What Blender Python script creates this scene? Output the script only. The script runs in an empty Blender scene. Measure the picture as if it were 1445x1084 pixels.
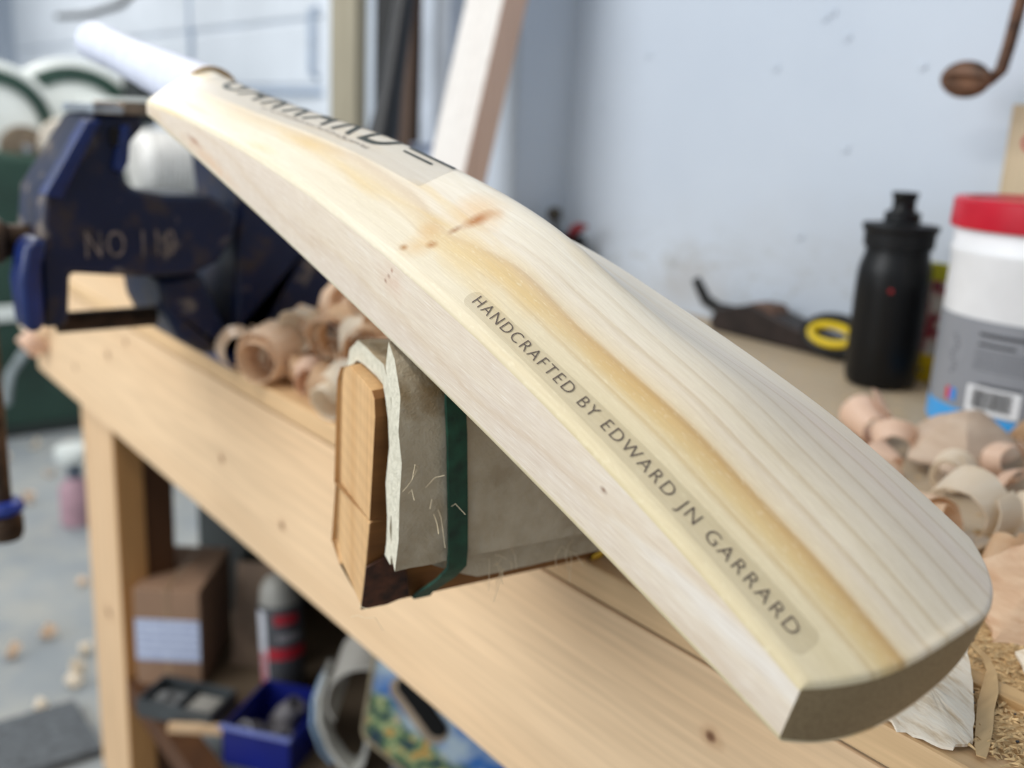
import bpy, bmesh, math, random
from mathutils import Vector, Matrix
R = random.Random(7)
S = bpy.context.scene
COL = S.collection
PI = math.pi

# ------------------------------------------------------------------ camera
cam_d = bpy.data.cameras.new('camera'); cam = bpy.data.objects.new('camera', cam_d); COL.objects.link(cam)
yaw, pitch, roll = .9044, .2537, .0486
fwd = Vector((-math.sin(yaw)*math.cos(pitch), math.cos(yaw)*math.cos(pitch), -math.sin(pitch)))
rt = Vector((math.cos(yaw), math.sin(yaw), 0)); up = rt.cross(fwd)
r2 = rt*math.cos(roll)+up*math.sin(roll); u2 = -rt*math.sin(roll)+up*math.cos(roll)
cam.matrix_world = Matrix(((r2.x, u2.x, -fwd.x, 0.0), (r2.y, u2.y, -fwd.y, -.38), (r2.z, u2.z, -fwd.z, .25), (0, 0, 0, 1)))
cam_d.lens = 35.393; cam_d.sensor_width = 36; cam_d.clip_start = .02
cam_d.dof.use_dof = True; cam_d.dof.focus_distance = .41; cam_d.dof.aperture_fstop = 5.6
S.camera = cam
# ------------------------------------------------------------------ light and exposure
wd = bpy.data.worlds.new('world'); S.world = wd; wd.use_nodes = True
wd.node_tree.nodes['Background'].inputs[0].default_value = (.88, .95, 1.0, 1)
wd.node_tree.nodes['Background'].inputs[1].default_value = .82
def area(name, loc, target, size, size_y, power, col):
    l = bpy.data.lights.new(name, 'AREA'); l.shape = 'RECTANGLE'; l.size = size; l.size_y = size_y; l.energy = power; l.color = col
    o = bpy.data.objects.new(name, l); COL.objects.link(o); o.location = loc
    o.rotation_euler = (Vector(target)-Vector(loc)).to_track_quat('-Z', 'Y').to_euler(); return o
area('unseen_ceiling_light', (-.9, -.85, 1.5), (-.8, .05, 0), 1.5, .12, 13, (1, .97, .92))  # unseen lamp for the soft overhead light, shifted to shape the bat
area('unseen_ceiling_light', (-3.2, .2, 1.5), (-3.2, .3, 0), 1.5, .15, 24, (1, .99, .97))  # unseen lamp added to brighten the rear of the room
area('unseen_ceiling_light', (-6.6, .3, 1.5), (-6.6, 1.4, .4), 3.0, .15, 24, (1, .99, .97))  # unseen lamp added to brighten the left of the rear door
area('daylight_doorway', (-1.7, -2.6, 1.2), (-.7, .2, 0), 2.2, 1.6, 50, (.95, .98, 1.0))
S.view_settings.view_transform = 'Standard'; S.view_settings.look = 'None'
S.view_settings.gamma = 1; S.view_settings.use_curve_mapping = False
S.view_settings.exposure = .12

# ------------------------------------------------------------------ helpers
def lin(c):
    return tuple(((x/255)/12.92 if x/255 <= .04045 else ((x/255+.055)/1.055)**2.4) for x in c)+(1,)
class NT:
    def __init__(s, name, rough=.6, metallic=0.0, spec=.5):
        s.m = bpy.data.materials.new(name); s.m.use_nodes = True; s.t = s.m.node_tree
        s.b = s.t.nodes['Principled BSDF']; s.b.inputs['Roughness'].default_value = rough
        s.b.inputs['Metallic'].default_value = metallic; s.b.inputs['Specular IOR Level'].default_value = spec
        s._tc = None
    def new(s, typ, props=None, **ins):
        n = s.t.nodes.new(typ)
        for k, v in (props or {}).items(): setattr(n, k, v)
        for k, v in ins.items():
            key = int(k[1:]) if k[0] == 'i' and k[1:].isdigit() else k.replace('_', ' ')
            s.put(n.inputs[key], v)
        return n
    def put(s, sock, v):
        if isinstance(v, bpy.types.NodeSocket): s.t.links.new(v, sock)
        else: sock.default_value = v
    def obj(s):
        if not s._tc: s._tc = s.new('ShaderNodeTexCoord').outputs['Object']
        return s._tc
    def mapped(s, scale, loc=(0, 0, 0), rot=(0, 0, 0), vec=None):
        return s.new('ShaderNodeMapping', None, i0=vec or s.obj(), i1=loc, i2=rot, i3=scale).outputs[0]
    def sep(s, vec=None):
        return s.new('ShaderNodeSeparateXYZ', None, i0=vec or s.obj()).outputs
    def comb(s, x, y, z): return s.new('ShaderNodeCombineXYZ', None, i0=x, i1=y, i2=z).outputs[0]
    def math(s, op, a, b=0.0, c=0.0, clamp=False):
        return s.new('ShaderNodeMath', {'operation': op, 'use_clamp': clamp}, i0=a, i1=b, i2=c).outputs[0]
    def noise(s, vec=None, scale=5.0, detail=3.0, rough=.5, dist=0.0):
        return s.new('ShaderNodeTexNoise', None, Vector=vec or s.obj(), Scale=scale, Detail=detail, Roughness=rough, Distortion=dist).outputs['Fac']
    def ramp(s, fac, stops, interp='LINEAR'):
        n = s.new('ShaderNodeValToRGB', None, Fac=fac); cr = n.color_ramp; cr.interpolation = interp
        while len(cr.elements) < len(stops): cr.elements.new(0.5)
        for e, (p, c) in zip(cr.elements, stops):
            e.position = p; e.color = c if len(c) == 4 else lin(c)
        return n.outputs['Color']
    def bw(s, fac, a, b, va=0.0, vb=1.0):
        return s.new('ShaderNodeMapRange', {'clamp': True}, i0=fac, i1=a, i2=b, i3=va, i4=vb).outputs[0]
    def mix(s, fac, a, b, mode='MIX'):
        n = s.new('ShaderNodeMix', {'data_type': 'RGBA', 'blend_type': mode})
        s.put(n.inputs[0], fac); s.put(n.inputs[6], a if isinstance(a, bpy.types.NodeSocket) else (lin(a) if len(a) == 3 else a))
        s.put(n.inputs[7], b if isinstance(b, bpy.types.NodeSocket) else (lin(b) if len(b) == 3 else b)); return n.outputs[2]
    def spot(s, a, b, x0, y0, ra, rb, wob=None, soft=0.0):
        dx = s.math('DIVIDE', s.math('SUBTRACT', a, x0), ra); dy = s.math('DIVIDE', s.math('SUBTRACT', b, y0), rb)
        d = s.math('SQRT', s.math('ADD', s.math('MULTIPLY', dx, dx), s.math('MULTIPLY', dy, dy)))
        if wob is not None: d = s.math('ADD', d, wob)
        return s.bw(d, 1.0, soft, 0.0, 1.0)
    def color(s, c): s.put(s.b.inputs['Base Color'], c if isinstance(c, bpy.types.NodeSocket) else lin(c)); return s
    def bump(s, h, dist=.001, strength=.5):
        s.t.links.new(s.new('ShaderNodeBump', None, Strength=strength, Distance=dist, Height=h).outputs[0], s.b.inputs['Normal']); return s
def plain(name, c, rough=.5, var=.08, scale=30, metallic=0.0, spec=.5, bump=0.0, transmission=0.0, alpha=1.0):
    n = NT(name, rough, metallic, spec); f = n.noise(scale=scale, detail=4)
    d = tuple(x*(1-var) for x in c); l = tuple(min(255, x*(1+var)) for x in c)
    n.color(n.ramp(f, [(.3, d), (.7, l)]))
    if bump: n.bump(f, bump)
    if transmission: n.b.inputs['Transmission Weight'].default_value = transmission
    if alpha < 1: n.b.inputs['Alpha'].default_value = alpha
    return n.m
def pine(name, light, dark, along=0, rings=70., strength=.5, knots=(), axes=(0, 2), rough=.6, spec=.3, saw=0.0):
    """timber: fibres stretched along one local axis, growth bands across, knots given in two local axes"""
    n = NT(name, rough, 0, spec); x = n.sep(); a, b = x[axes[0]], x[axes[1]]
    sc = [9.0, 9.0, 9.0]; sc[along] = 1.3
    warp = n.noise(n.mapped(tuple(sc)), 1.0, 2.0)
    k_all = None
    wob = n.math('MULTIPLY', n.math('SUBTRACT', n.noise(scale=60, detail=2), .5), .8)
    coord = n.math('ADD', n.math('MULTIPLY', x[(along+1) % 3], 1.0), n.math('MULTIPLY', x[(along+2) % 3], .8))
    coord = n.math('ADD', coord, n.math('MULTIPLY', warp, .055))
    for (kx, ky, kr) in knots:
        f = n.spot(a, b, kx, ky, kr*4.5, kr*3.0, wob)
        coord = n.math('ADD', coord, n.math('MULTIPLY', f, kr*1.4))
    band = n.math('PINGPONG', n.math('MULTIPLY', coord, rings), 1.0)
    band = n.math('POWER', band, 2.2)
    fs = [260., 260., 260.]; fs[along] = 9.
    fine = n.noise(n.mapped(tuple(fs)), 1.0, 2.0)
    c = n.mix(n.math('MULTIPLY', band, strength), light, dark)
    big = n.noise(n.mapped(tuple(v*.6 for v in sc)), 1.0, 3.0)
    c = n.mix(n.bw(big, .35, .7, 0, .35), c, dark)
    c = n.mix(n.bw(fine, .3, .75, 0.0, .32), c, tuple(v*.72 for v in dark))
    for (kx, ky, kr) in knots:
        c = n.mix(n.math('MULTIPLY', n.spot(a, b, kx, ky, kr*2.2, kr*1.5, wob), .55), c, (150, 92, 48))
        c = n.mix(n.math('MULTIPLY', n.spot(a, b, kx, ky, kr*.9, kr*.8, wob, .4), .8), c, (96, 56, 32))
    n.color(c); h = fine
    if saw:
        rs = n.math('SINE', n.math('MULTIPLY', x[along], saw)); h = n.math('ADD', fine, n.math('MULTIPLY', rs, .5))
    n.bump(h, .0006, .35); return n.m

class MB:
    def __init__(s): s.v = []; s.f = []; s.mi = []
    def add(s, vs, fs, m=0):
        o = len(s.v); s.v += [tuple(p) for p in vs]; s.f += [tuple(i+o for i in f) for f in fs]; s.mi += [m]*len(fs); return s
    def box(s, a, b, m=0, M=None):
        (x0, y0, z0), (x1, y1, z1) = a, b
        vs = [Vector(p) for p in ((x0, y0, z0), (x1, y0, z0), (x1, y1, z0), (x0, y1, z0), (x0, y0, z1), (x1, y0, z1), (x1, y1, z1), (x0, y1, z1))]
        if M: vs = [M @ p for p in vs]
        return s.add(vs, [(0, 3, 2, 1), (4, 5, 6, 7), (0, 1, 5, 4), (1, 2, 6, 5), (2, 3, 7, 6), (3, 0, 4, 7)], m)
    def prism(s, poly, fn, d0, d1, m=0):
        """poly of (a,b); fn(a,b,d) -> point; extruded from d0 to d1"""
        n = len(poly); vs = [fn(a, b, d0) for a, b in poly]+[fn(a, b, d1) for a, b in poly]
        return s.add(vs, [tuple(range(n))[::-1], tuple(range(n, 2*n))]+[(i, (i+1) % n, (i+1) % n+n, i+n) for i in range(n)], m)
    def lathe(s, prof, M=None, n=32, m=0, a0=0.0, a1=2*PI):
        full = abs(a1-a0-2*PI) < 1e-6; k = n if full else n+1; vs = []
        for r, z in prof:
            for i in range(k):
                a = a0+(a1-a0)*i/n; p = Vector((r*math.cos(a), r*math.sin(a), z)); vs.append(M @ p if M else p)
        fs = []
        for j in range(len(prof)-1):
            for i in range(n):
                i2 = (i+1) % k; fs.append((j*k+i, j*k+i2, (j+1)*k+i2, (j+1)*k+i))
        return s.add(vs, fs, m)
    def tube(s, pts, r, n=10, m=0, cap=True):
        pts = [Vector(p) for p in pts]; vs = []; rs = r if isinstance(r, (list, tuple)) else [r]*len(pts)
        t0 = (pts[1]-pts[0]).normalized(); ref = Vector((0, 0, 1)) if abs(t0.z) < .9 else Vector((1, 0, 0))
        nx = t0.cross(ref).normalized()
        for i, p in enumerate(pts):
            t = (pts[min(i+1, len(pts)-1)]-pts[max(i-1, 0)]).normalized()
            nx = (nx-t*nx.dot(t)).normalized(); ny = t.cross(nx)
            for k in range(n):
                a = 2*PI*k/n; vs.append(p+(nx*math.cos(a)+ny*math.sin(a))*rs[i])
        fs = [(j*n+i, j*n+(i+1) % n, (j+1)*n+(i+1) % n, (j+1)*n+i) for j in range(len(pts)-1) for i in range(n)]
        if cap: fs += [tuple(range(n))[::-1], tuple(range((len(pts)-1)*n, len(pts)*n))]
        return s.add(vs, fs, m)
    def build(s, name, mats, parent=None, smooth=False, bevel=0.0, label=None, kind=None, sub=0, angle=40):
        me = bpy.data.meshes.new(name); off = parent_world(parent)
        me.from_pydata([(p[0]-off[0], p[1]-off[1], p[2]-off[2]) for p in s.v], [], s.f)
        for mt in (mats if isinstance(mats, (list, tuple)) else [mats]): me.materials.append(mt)
        me.polygons.foreach_set('material_index', s.mi)
        bm = bmesh.new(); bm.from_mesh(me); bmesh.ops.recalc_face_normals(bm, faces=bm.faces); bm.to_mesh(me); bm.free()
        if smooth:
            me.polygons.foreach_set('use_smooth', [True]*len(me.polygons)); me.set_sharp_from_angle(angle=math.radians(angle))
        o = bpy.data.objects.new(name, me); COL.objects.link(o)
        if parent: o.parent = parent
        if bevel:
            b = o.modifiers.new('bevel', 'BEVEL'); b.width = bevel; b.segments = 2; b.limit_method = 'ANGLE'; b.angle_limit = math.radians(35)
        if sub:
            b = o.modifiers.new('sub', 'SUBSURF'); b.levels = sub; b.render_levels = sub
        if label: o['label'] = label
        if kind: o['kind'] = kind
        return o
def parent_world(p):
    v = Vector((0, 0, 0))
    while p is not None: v += p.location; p = p.parent
    return v
def thing(name, label, cat, loc, group=None):
    o = bpy.data.objects.new(name, None); COL.objects.link(o); o.location = loc; o.empty_display_size = .02
    tag(o, label, cat, group); return o
def tag(o, label, cat, group=None, kind=None):
    o['label'] = label; o['category'] = cat
    if group: o['group'] = group
    if kind: o['kind'] = kind
    return o
def text_mesh(body, size=1.0, spacing=1.0, offset=0.0, shear=0.0, sub=None):
    cu = bpy.data.curves.new('t', 'FONT'); cu.body = body; cu.size = size; cu.space_character = spacing; cu.offset = offset; cu.shear = shear
    cu.resolution_u = 5; ob = bpy.data.objects.new('t', cu); COL.objects.link(ob)
    dg = bpy.context.evaluated_depsgraph_get(); me = bpy.data.meshes.new_from_object(ob.evaluated_get(dg))
    bpy.data.objects.remove(ob)
    bm = bmesh.new(); bm.from_mesh(me)
    if sub:
        bmesh.ops.triangulate(bm, faces=bm.faces)
        for _ in range(6):
            es = [e for e in bm.edges if e.calc_length() > sub]
            if not es: break
            bmesh.ops.subdivide_edges(bm, edges=es, cuts=1, use_grid_fill=False); bmesh.ops.triangulate(bm, faces=bm.faces)
    vs = [v.co.copy() for v in bm.verts]; fs = [tuple(v.index for v in f.verts) for f in bm.faces]; bm.free(); bpy.data.meshes.remove(me)
    return vs, fs
def text_on(body, fn, size, spacing=1.0, offset=0.0, shear=0.0, width=None, height=None, sub=None):
    """lettering laid on a surface: fn(x, y) -> point, x and y scaled so the line fills width x height"""
    vs, fs = text_mesh(body, size, spacing, offset, shear, sub)
    x0 = min(v.x for v in vs); x1 = max(v.x for v in vs); y0 = min(v.y for v in vs); y1 = max(v.y for v in vs)
    sx = width/(x1-x0) if width else 1; sy = height/(y1-y0) if height else 1
    m = MB(); m.add([fn((v.x-x0)*sx, (v.y-y0)*sy) for v in vs], fs); return m

# ------------------------------------------------------------------ materials of the setting
n = NT('painted_wall', .55, 0, .4)
big = n.noise(scale=2.2, detail=4); st = n.sep()
c = n.ramp(big, [(.3, (186, 196, 210)), (.7, (198, 207, 219))])
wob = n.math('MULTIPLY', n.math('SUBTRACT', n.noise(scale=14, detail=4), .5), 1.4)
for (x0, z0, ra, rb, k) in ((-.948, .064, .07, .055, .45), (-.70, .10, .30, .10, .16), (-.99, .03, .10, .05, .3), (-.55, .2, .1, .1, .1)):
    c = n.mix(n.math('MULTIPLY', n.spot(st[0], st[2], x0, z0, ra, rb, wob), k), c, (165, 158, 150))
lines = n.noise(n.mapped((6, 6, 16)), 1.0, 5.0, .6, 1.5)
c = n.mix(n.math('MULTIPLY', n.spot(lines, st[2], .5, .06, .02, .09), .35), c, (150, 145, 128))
n.color(c).bump(n.noise(scale=45, detail=3), .0008, .25); WALL = n.m
n = NT('concrete_floor', .7)
f1 = n.noise(scale=3, detail=5); f2 = n.noise(scale=9, detail=6, rough=.7)
c = n.ramp(f1, [(.3, (136, 142, 146)), (.7, (160, 163, 163))]); c = n.mix(n.bw(f2, .45, .70, 0, .55), c, (186, 180, 166))
n.color(c).bump(f2, .002, .4); FLOOR = n.m
CEIL = plain('ceiling_board', (225, 225, 220), .8)
GARAGE = plain('white_door_paint', (226, 232, 240), .35, .03, 3, spec=.6)
DOORTRIM = plain('blue_grey_door_edge', (165, 180, 200), .4)
POST = pine('aged_post_timber', (176, 168, 148), (128, 120, 100), along=2, rings=40)
# ------------------------------------------------------------------ the setting
def struct(mb, name, mats, parent=None, **k):
    return mb.build(name, mats, parent, kind=None if parent else 'structure', **k)
struct(MB().box((-9.5, -4, -.95), (2.6, 1.8, -.85)), 'floor', FLOOR)
struct(MB().box((-9.5, -1.2, 1.6), (2.6, 1.8, 1.7)), 'ceiling', CEIL)
w = struct(MB().box((-1.84, .686, -.85), (2.6, .80, 1.6)), 'wall_right', WALL)
struct(MB().box((-1.30, .578, -.85), (-1.238, .690, 1.6)), 'pier', WALL, w, bevel=.004)
for (x, z) in ((-1.172, .282), (-1.079, .352), (-.786, .389), (-.776, .395), (-.735, .239), (-.65, .332), (-.786, .129), (-.996, .068), (-.752, .366), (-.851, .333)):
    struct(MB().lathe([(0.0, 0), (.004, -.0004), (.0055, .0012), (.0035, .002), (0, .0022)], Matrix.Translation((x, .6858, z)) @ Matrix.Rotation(PI/2, 4, 'X'), 12), 'paint_blob', WALL, w, smooth=True)
struct(MB().box((-9.5, 1.6, -.85), (-1.84, 1.72, 1.6)), 'wall_rear', WALL)
struct(MB().box((-9.6, -4, -.85), (-9.5, 1.8, 1.6)), 'wall_far', WALL)
struct(MB().box((2.5, -4, -.85), (2.6, .7, 1.6)), 'wall_near_unseen', WALL)  # unseen wall, added to block light from the near end
struct(MB().box((-1.94, .686, -.85), (-1.84, 1.72, 1.6)), 'wall_return', WALL)
# sectional door on the rear wall
d = struct(MB().box((-9.0, 1.57, -.85), (-3.66, 1.60, 1.5)), 'door_1', GARAGE)
for i, z0 in enumerate((-.82, -.36, .02, .36)):
    z1 = (-.38, 0.0, .34, .60)[i]
    for x0, x1 in ((-8.9, -7.1), (-7.05, -5.19), (-5.15, -3.76)):
        struct(MB().box((x0, 1.552, z0), (x1, 1.572, z1)), 'door_panel', GARAGE, d, bevel=.008)
struct(MB().box((-8.9, 1.55, .62), (-3.76, 1.572, 1.45)), 'door_panel', GARAGE, d, bevel=.008)
struct(MB().box((-5.17, 1.535, .318), (-3.74, 1.56, .342)), 'door_rail', DOORTRIM, d, bevel=.004)  # blue-grey colour paints the shadow line along this ledge
struct(MB().box((-5.18, 1.54, .34), (-5.165, 1.56, 1.4)), 'door_stile', DOORTRIM, d)
struct(MB().tube([(-3.80, 1.55, .39), (-3.80, 1.52, .40), (-3.80, 1.52, .64), (-3.80, 1.55, .65)], .012), 'door_handle', DOORTRIM, d, smooth=True)
struct(MB().box((-1.995, .66, -.85), (-1.885, .74, 1.6)), 'trim_1', POST, bevel=.004)
struct(MB().box((-1.885, .69, -.85), (-1.84, .76, 1.6)), 'trim_2', plain('olive_post_paint', (112, 104, 82), .6, .2, 12), bevel=.003)
struct(MB().box((-3.66, 1.50, -.85), (-3.58, 1.60, 1.6)), 'trim_3', GARAGE, bevel=.004)

# ------------------------------------------------------------------ workbench
APRON = pine('pine_apron_board', (236, 204, 165), (220, 180, 136), 0, 20, .30, knots=((.163, .770, .0075), (-.61, .775, .007), (-.22, .745, .005), (-.53, .808, .006), (-.075, .722, .005), (-.78, .72, .006), (.45, .79, .005)))
TOPW = pine('bench_top_board', (228, 194, 150), (208, 162, 110), 0, 20, .35, knots=((.537, -.317, .0085), (.20, -.30, .007)), axes=(0, 1))
PLY = pine('dusty_plywood', (196, 178, 152), (180, 158, 130), 0, 22, .25)
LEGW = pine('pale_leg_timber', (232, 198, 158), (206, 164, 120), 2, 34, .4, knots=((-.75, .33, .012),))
LEGD = pine('shaded_leg_timber', (196, 146, 92), (160, 110, 62), 2, 34, .4)  # darker copy of the leg timber, for the side turned from the light
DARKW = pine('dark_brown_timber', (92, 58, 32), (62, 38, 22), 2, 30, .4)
SHELF = pine('grubby_shelf_board', (112, 96, 78), (80, 66, 52), 0, 20, .3)
bench = thing('workbench', 'long pine workbench with pale apron board, running away to the vise', 'workbench', (-.75, .33, -.85))
MB().box((-1.76, 0, -.020), (.70, .125, 0)).build('front_board', TOPW, bench, bevel=.002, label='orange pine board along the front edge of the bench top')
MB().box((-1.76, .126, -.020), (.70, .685, 0)).build('top_board', PLY, bench, bevel=.001, label='dusty greyish-tan plywood bench top')
MB().box((-1.76, .0012, -.182), (.70, .020, -.0222)).build('apron', APRON, bench, bevel=.0015, label='deep pale pine apron board with knots')
MB().box((-1.76, .004, -.0221), (.70, .020, -.0201)).build('seam_shade_strip', plain('painted_seam_shade', (60, 58, 60), .9), bench, label='dark strip added to paint shade in the seam')  # dark backing added in the gap, painting the seam's shade
MB().box((-1.76, .0202, -.182), (-1.72, .68, -.0208)).build('end_board', LEGW, bench)
MB().box((-1.589, .0205, -.85), (-1.432, .060, -.0208)).build('leg', LEGW, bench, bevel=.002)
MB().box((-1.432, .0205, -.85), (-1.425, .060, -.182)).build('leg_shaded_side', LEGD, bench)  # side face of the leg, its shade put into the colour
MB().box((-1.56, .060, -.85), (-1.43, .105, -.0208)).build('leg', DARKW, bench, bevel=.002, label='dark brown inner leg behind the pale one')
MB().box((.45, .0205, -.85), (.60, .060, -.0208)).build('leg', LEGW, bench, bevel=.002)
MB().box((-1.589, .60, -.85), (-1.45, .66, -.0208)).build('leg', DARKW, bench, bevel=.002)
MB().box((.45, .60, -.85), (.60, .66, -.0208)).build('leg', LEGW, bench, bevel=.002)
MB().box((-1.76, .106, -.620), (.60, .599, -.600)).build('shelf', SHELF, bench)
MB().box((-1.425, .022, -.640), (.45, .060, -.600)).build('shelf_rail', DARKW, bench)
MB().box((-1.70, .675, -.85), (.60, .684, -.03)).build('back_panel', plain('black_back_panel', (26, 24, 24), .8), bench)  # near-black panel across the back, below the bench top

# ------------------------------------------------------------------ cricket bat
BOW = lambda u: -.0924*(u-.28)**2+.106*(u-.28)**3
def TH(u):
    s = u/.56; return .0251*(2*(s-.5)*(s-1))+.0410*(4*s*(1-s))+.0102*(2*s*(s-.5))
SU = [0, .03, .07, .10, .14, .172, .198, .222, .254, .301, .362, .472, .57, .62]
SW = [.0275, .036, .044, .050, .0545, .059, .063, .0645, .0635, .059, .051, .030, .0155, .012]
def interp(u, X, Y):
    if u <= X[0]: return Y[0]
    for i in range(len(X)-1):
        if u <= X[i+1]:
            t = (u-X[i])/(X[i+1]-X[i])
            m0 = (Y[i+1]-Y[max(i-1, 0)])/(X[i+1]-X[max(i-1, 0)]); m1 = (Y[min(i+2, len(X)-1)]-Y[i])/(X[min(i+2, len(X)-1)]-X[i])
            hh = X[i+1]-X[i]
            return (2*t**3-3*t*t+1)*Y[i]+(t**3-2*t*t+t)*hh*m0+(-2*t**3+3*t*t)*Y[i+1]+(t**3-t*t)*hh*m1
    return Y[-1]
HW = .054
def back(u, v):
    a = TH(u)+BOW(u); s = min(1, abs(v)/HW); k = min(1, max(0, (u-.05)/.13)); k = k*k*(3-2*k)
    e = .45*(1-k)+.05*k; s2 = (math.sqrt(s*s+e*e)-e)/(math.sqrt(1+e*e)-e)
    if v < 0: g = (1-s2)*(1-k)+(1-s2**1.18)*k
    else:
        pw = 1+1.1*k; g = (1-s2)**pw; a -= interp(u, [.08, .10, .16, .19, .23, .30, .40], [0, .0008, .005, .007, .0088, .014, .014])*s
    return a+(interp(u, SU, SW)-a)*max(0, g)
def toe_u(v):
    s = min(1, abs(v)/HW); return -.0035+.006*s*s+.009*s**3 if v < 0 else -.0035+.008*s*s+.0215*s**3.3-.0*s
def end_u(v): return .592-.033*(abs(v)/HW)**2.0
def bl(u, v, w): return (u, -v, w)        # bat frame -> local mesh frame (right-handed)

n = NT('willow_back_face', .42, 0, .38); X = n.sep(); u_, v_, w_ = X[0], n.math('MULTIPLY', X[1], -1.0), X[2]
wn = n.noise(n.mapped((7, 30, 0)), 1.0, 2.0); amp = n.bw(u_, .10, .30, .004, .016)
vv = n.math('ADD', v_, n.math('MULTIPLY', n.math('SUBTRACT', wn, .5), amp))
# growth lines bend round the knot
kf = n.spot(u_, v_, .243, -.028, .07, .03, None); vv = n.math('ADD', vv, n.math('MULTIPLY', n.math('MULTIPLY', kf, kf), .010))
pos = n.math('ADD', n.math('DIVIDE', vv, .108), .5)
P = lambda v: v/.108+.5
base = n.ramp(pos, [(0, (214, 197, 158)), (P(-.049), (221, 206, 174)), (P(-.042), (217, 201, 166)), (P(-.036), (225, 209, 176)), (P(-.031), (216, 190, 140)),
    (P(-.0255), (205, 170, 118)), (P(-.0225), (226, 208, 178)), (P(-.017), (226, 211, 190)), (P(-.012), (229, 215, 192)), (P(-.004), (226, 212, 190)), (P(.006), (230, 216, 196)),
    (P(.014), (225, 210, 190)), (P(.022), (230, 215, 196)), (P(.03), (227, 210, 194)), (P(.04), (230, 216, 198)), (1, (228, 214, 192))])
lines = n.ramp(pos, sum([[(P(v)-.022, (255, 255, 255)), (P(v), (235, 227, 214)), (P(v)+.006, (255, 255, 255))] for v in (-.0345, -.0245, -.0150, -.0070, .004, .0150, .0270, .0385)], [])+[(1, (255, 255, 255))])
c = n.mix(n.bw(u_, .06, .30, 1.0, .45), base, n.mix(1.0, base, lines, 'MULTIPLY'))
c = n.mix(1.0, base, lines, 'MULTIPLY')
# paler and whiter towards the middle of the back
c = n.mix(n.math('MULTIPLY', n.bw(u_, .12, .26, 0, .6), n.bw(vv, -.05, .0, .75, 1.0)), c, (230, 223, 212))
c = n.mix(n.math('MULTIPLY', n.bw(u_, .07, .16, 0, .5), n.bw(vv, -.022, -.006, 0, 1.0)), c, (236, 230, 218))  # brightness of the lit spine crest put into the colour
streak = n.noise(n.mapped((9, 70, 0)), 1.0, 3.0, .6, .4)
c = n.mix(n.math('MULTIPLY', n.bw(streak, .52, .72, 0, .7), n.bw(u_, .14, .24, 0, 1)), c, (222, 192, 132))
wb = n.math('MULTIPLY', n.math('SUBTRACT', n.noise(n.mapped((30, 90, 0)), 1.0, 3.0), .5), 1.1)
for (a, b, ra, rb, k, cc) in ((.378, -.028, .035, .008, .55, (214, 178, 110)), (.222, -.034, .045, .011, .6, (222, 192, 132)), (.30, -.034, .07, .006, .35, (222, 194, 140)),
        (.20, -.030, .06, .007, .55, (218, 182, 116)), (.13, -.029, .05, .005, .5, (212, 174, 112)), (.45, -.03, .05, .012, .3, (220, 196, 150)), (.245, -.015, .018, .014, .5, (224, 176, 110)),
        (.2405, -.020, .005, .0100, .95, (176, 112, 58)), (.2425, -.0285, .003, .0045, .9, (140, 76, 36)), (.238, -.012, .006, .005, .5, (200, 150, 100)),
        (.243, -.040, .0035, .0028, .9, (158, 94, 36)), (.2515, -.048, .003, .0022, .9, (152, 92, 40)), (.247, -.044, .010, .009, .5, (214, 168, 96)), (.252, -.035, .008, .006, .35, (206, 150, 80))):
    c = n.mix(n.math('MULTIPLY', n.spot(u_, v_, a, b, ra, rb, wb), k), c, cc)
fine = n.noise(n.mapped((45, 1500, 600)), 1.0, 2.0); med = n.noise(n.mapped((9, 330, 200)), 1.0, 3.0)
c = n.mix(n.bw(med, .45, .75, 0, .15), c, (200, 178, 140)); c = n.mix(n.bw(fine, .4, .8, 0, .22), c, (180, 160, 128))
# ray flecks catch pale
fl = n.noise(n.mapped((260, 900, 0)), 1.0, 2.0); c = n.mix(n.bw(fl, .56, .8, 0, .30), c, (244, 234, 205))
n.color(c).bump(n.math('ADD', fine, n.math('MULTIPLY', med, .6)), .00025, .25)
n.b.inputs['Sheen Weight'].default_value = .0
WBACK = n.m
n = NT('willow_edge', .42, 0, .45); X = n.sep(); u_, w_ = X[0], X[2]
wn = n.noise(n.mapped((9, 0, 32)), 1.0, 3.0, .5, .6); q = n.math('ADD', w_, n.math('MULTIPLY', wn, .03))
band = n.math('PINGPONG', n.math('MULTIPLY', q, 90.0), 1.0)
c = n.mix(n.math('MULTIPLY', n.math('POWER', band, 4.0), .40), (222, 207, 190), (200, 172, 138))
big = n.noise(n.mapped((6, 0, 40), (3, 0, 0)), 1.0, 3.0)
c = n.mix(n.bw(big, .42, .62, 0, .55), c, (229, 213, 187)); c = n.mix(n.bw(big, .56, .72, 0, .55), c, (234, 230, 226))
fine = n.noise(n.mapped((60, 0, 1300)), 1.0, 2.0); c = n.mix(n.bw(fine, .38, .75, 0, .34), c, (178, 150, 124))
fl = n.noise(n.mapped((120, 0, 2200), (5, 0, 0)), 1.0, 1.0); c = n.mix(n.bw(fl, .55, .75, 0, .35), c, (244, 238, 230))
wb = n.math('MULTIPLY', n.math('SUBTRACT', n.noise(scale=160, detail=2), .5), 1.2)
for (a, b, ra, rb, k, cc) in ((.103, .0225, .0022, .0016, .95, (112, 66, 34)), (.252, .0315, .0022, .0016, .85, (120, 72, 50)), (.2545, .028, .0018, .0014, .85, (120, 70, 50)), (.250, .035, .0015, .0016, .8, (150, 90, 66)), (.25, .030, .016, .009, .4, (206, 166, 140)),
        (.478, .009, .016, .0030, .8, (150, 92, 62)), (.455, .006, .05, .006, .5, (216, 170, 130)), (.545, .0, .03, .02, .35, (214, 184, 140))):
    c = n.mix(n.math('MULTIPLY', n.spot(u_, w_, a, b, ra, rb, wb), k), c, cc)
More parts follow.
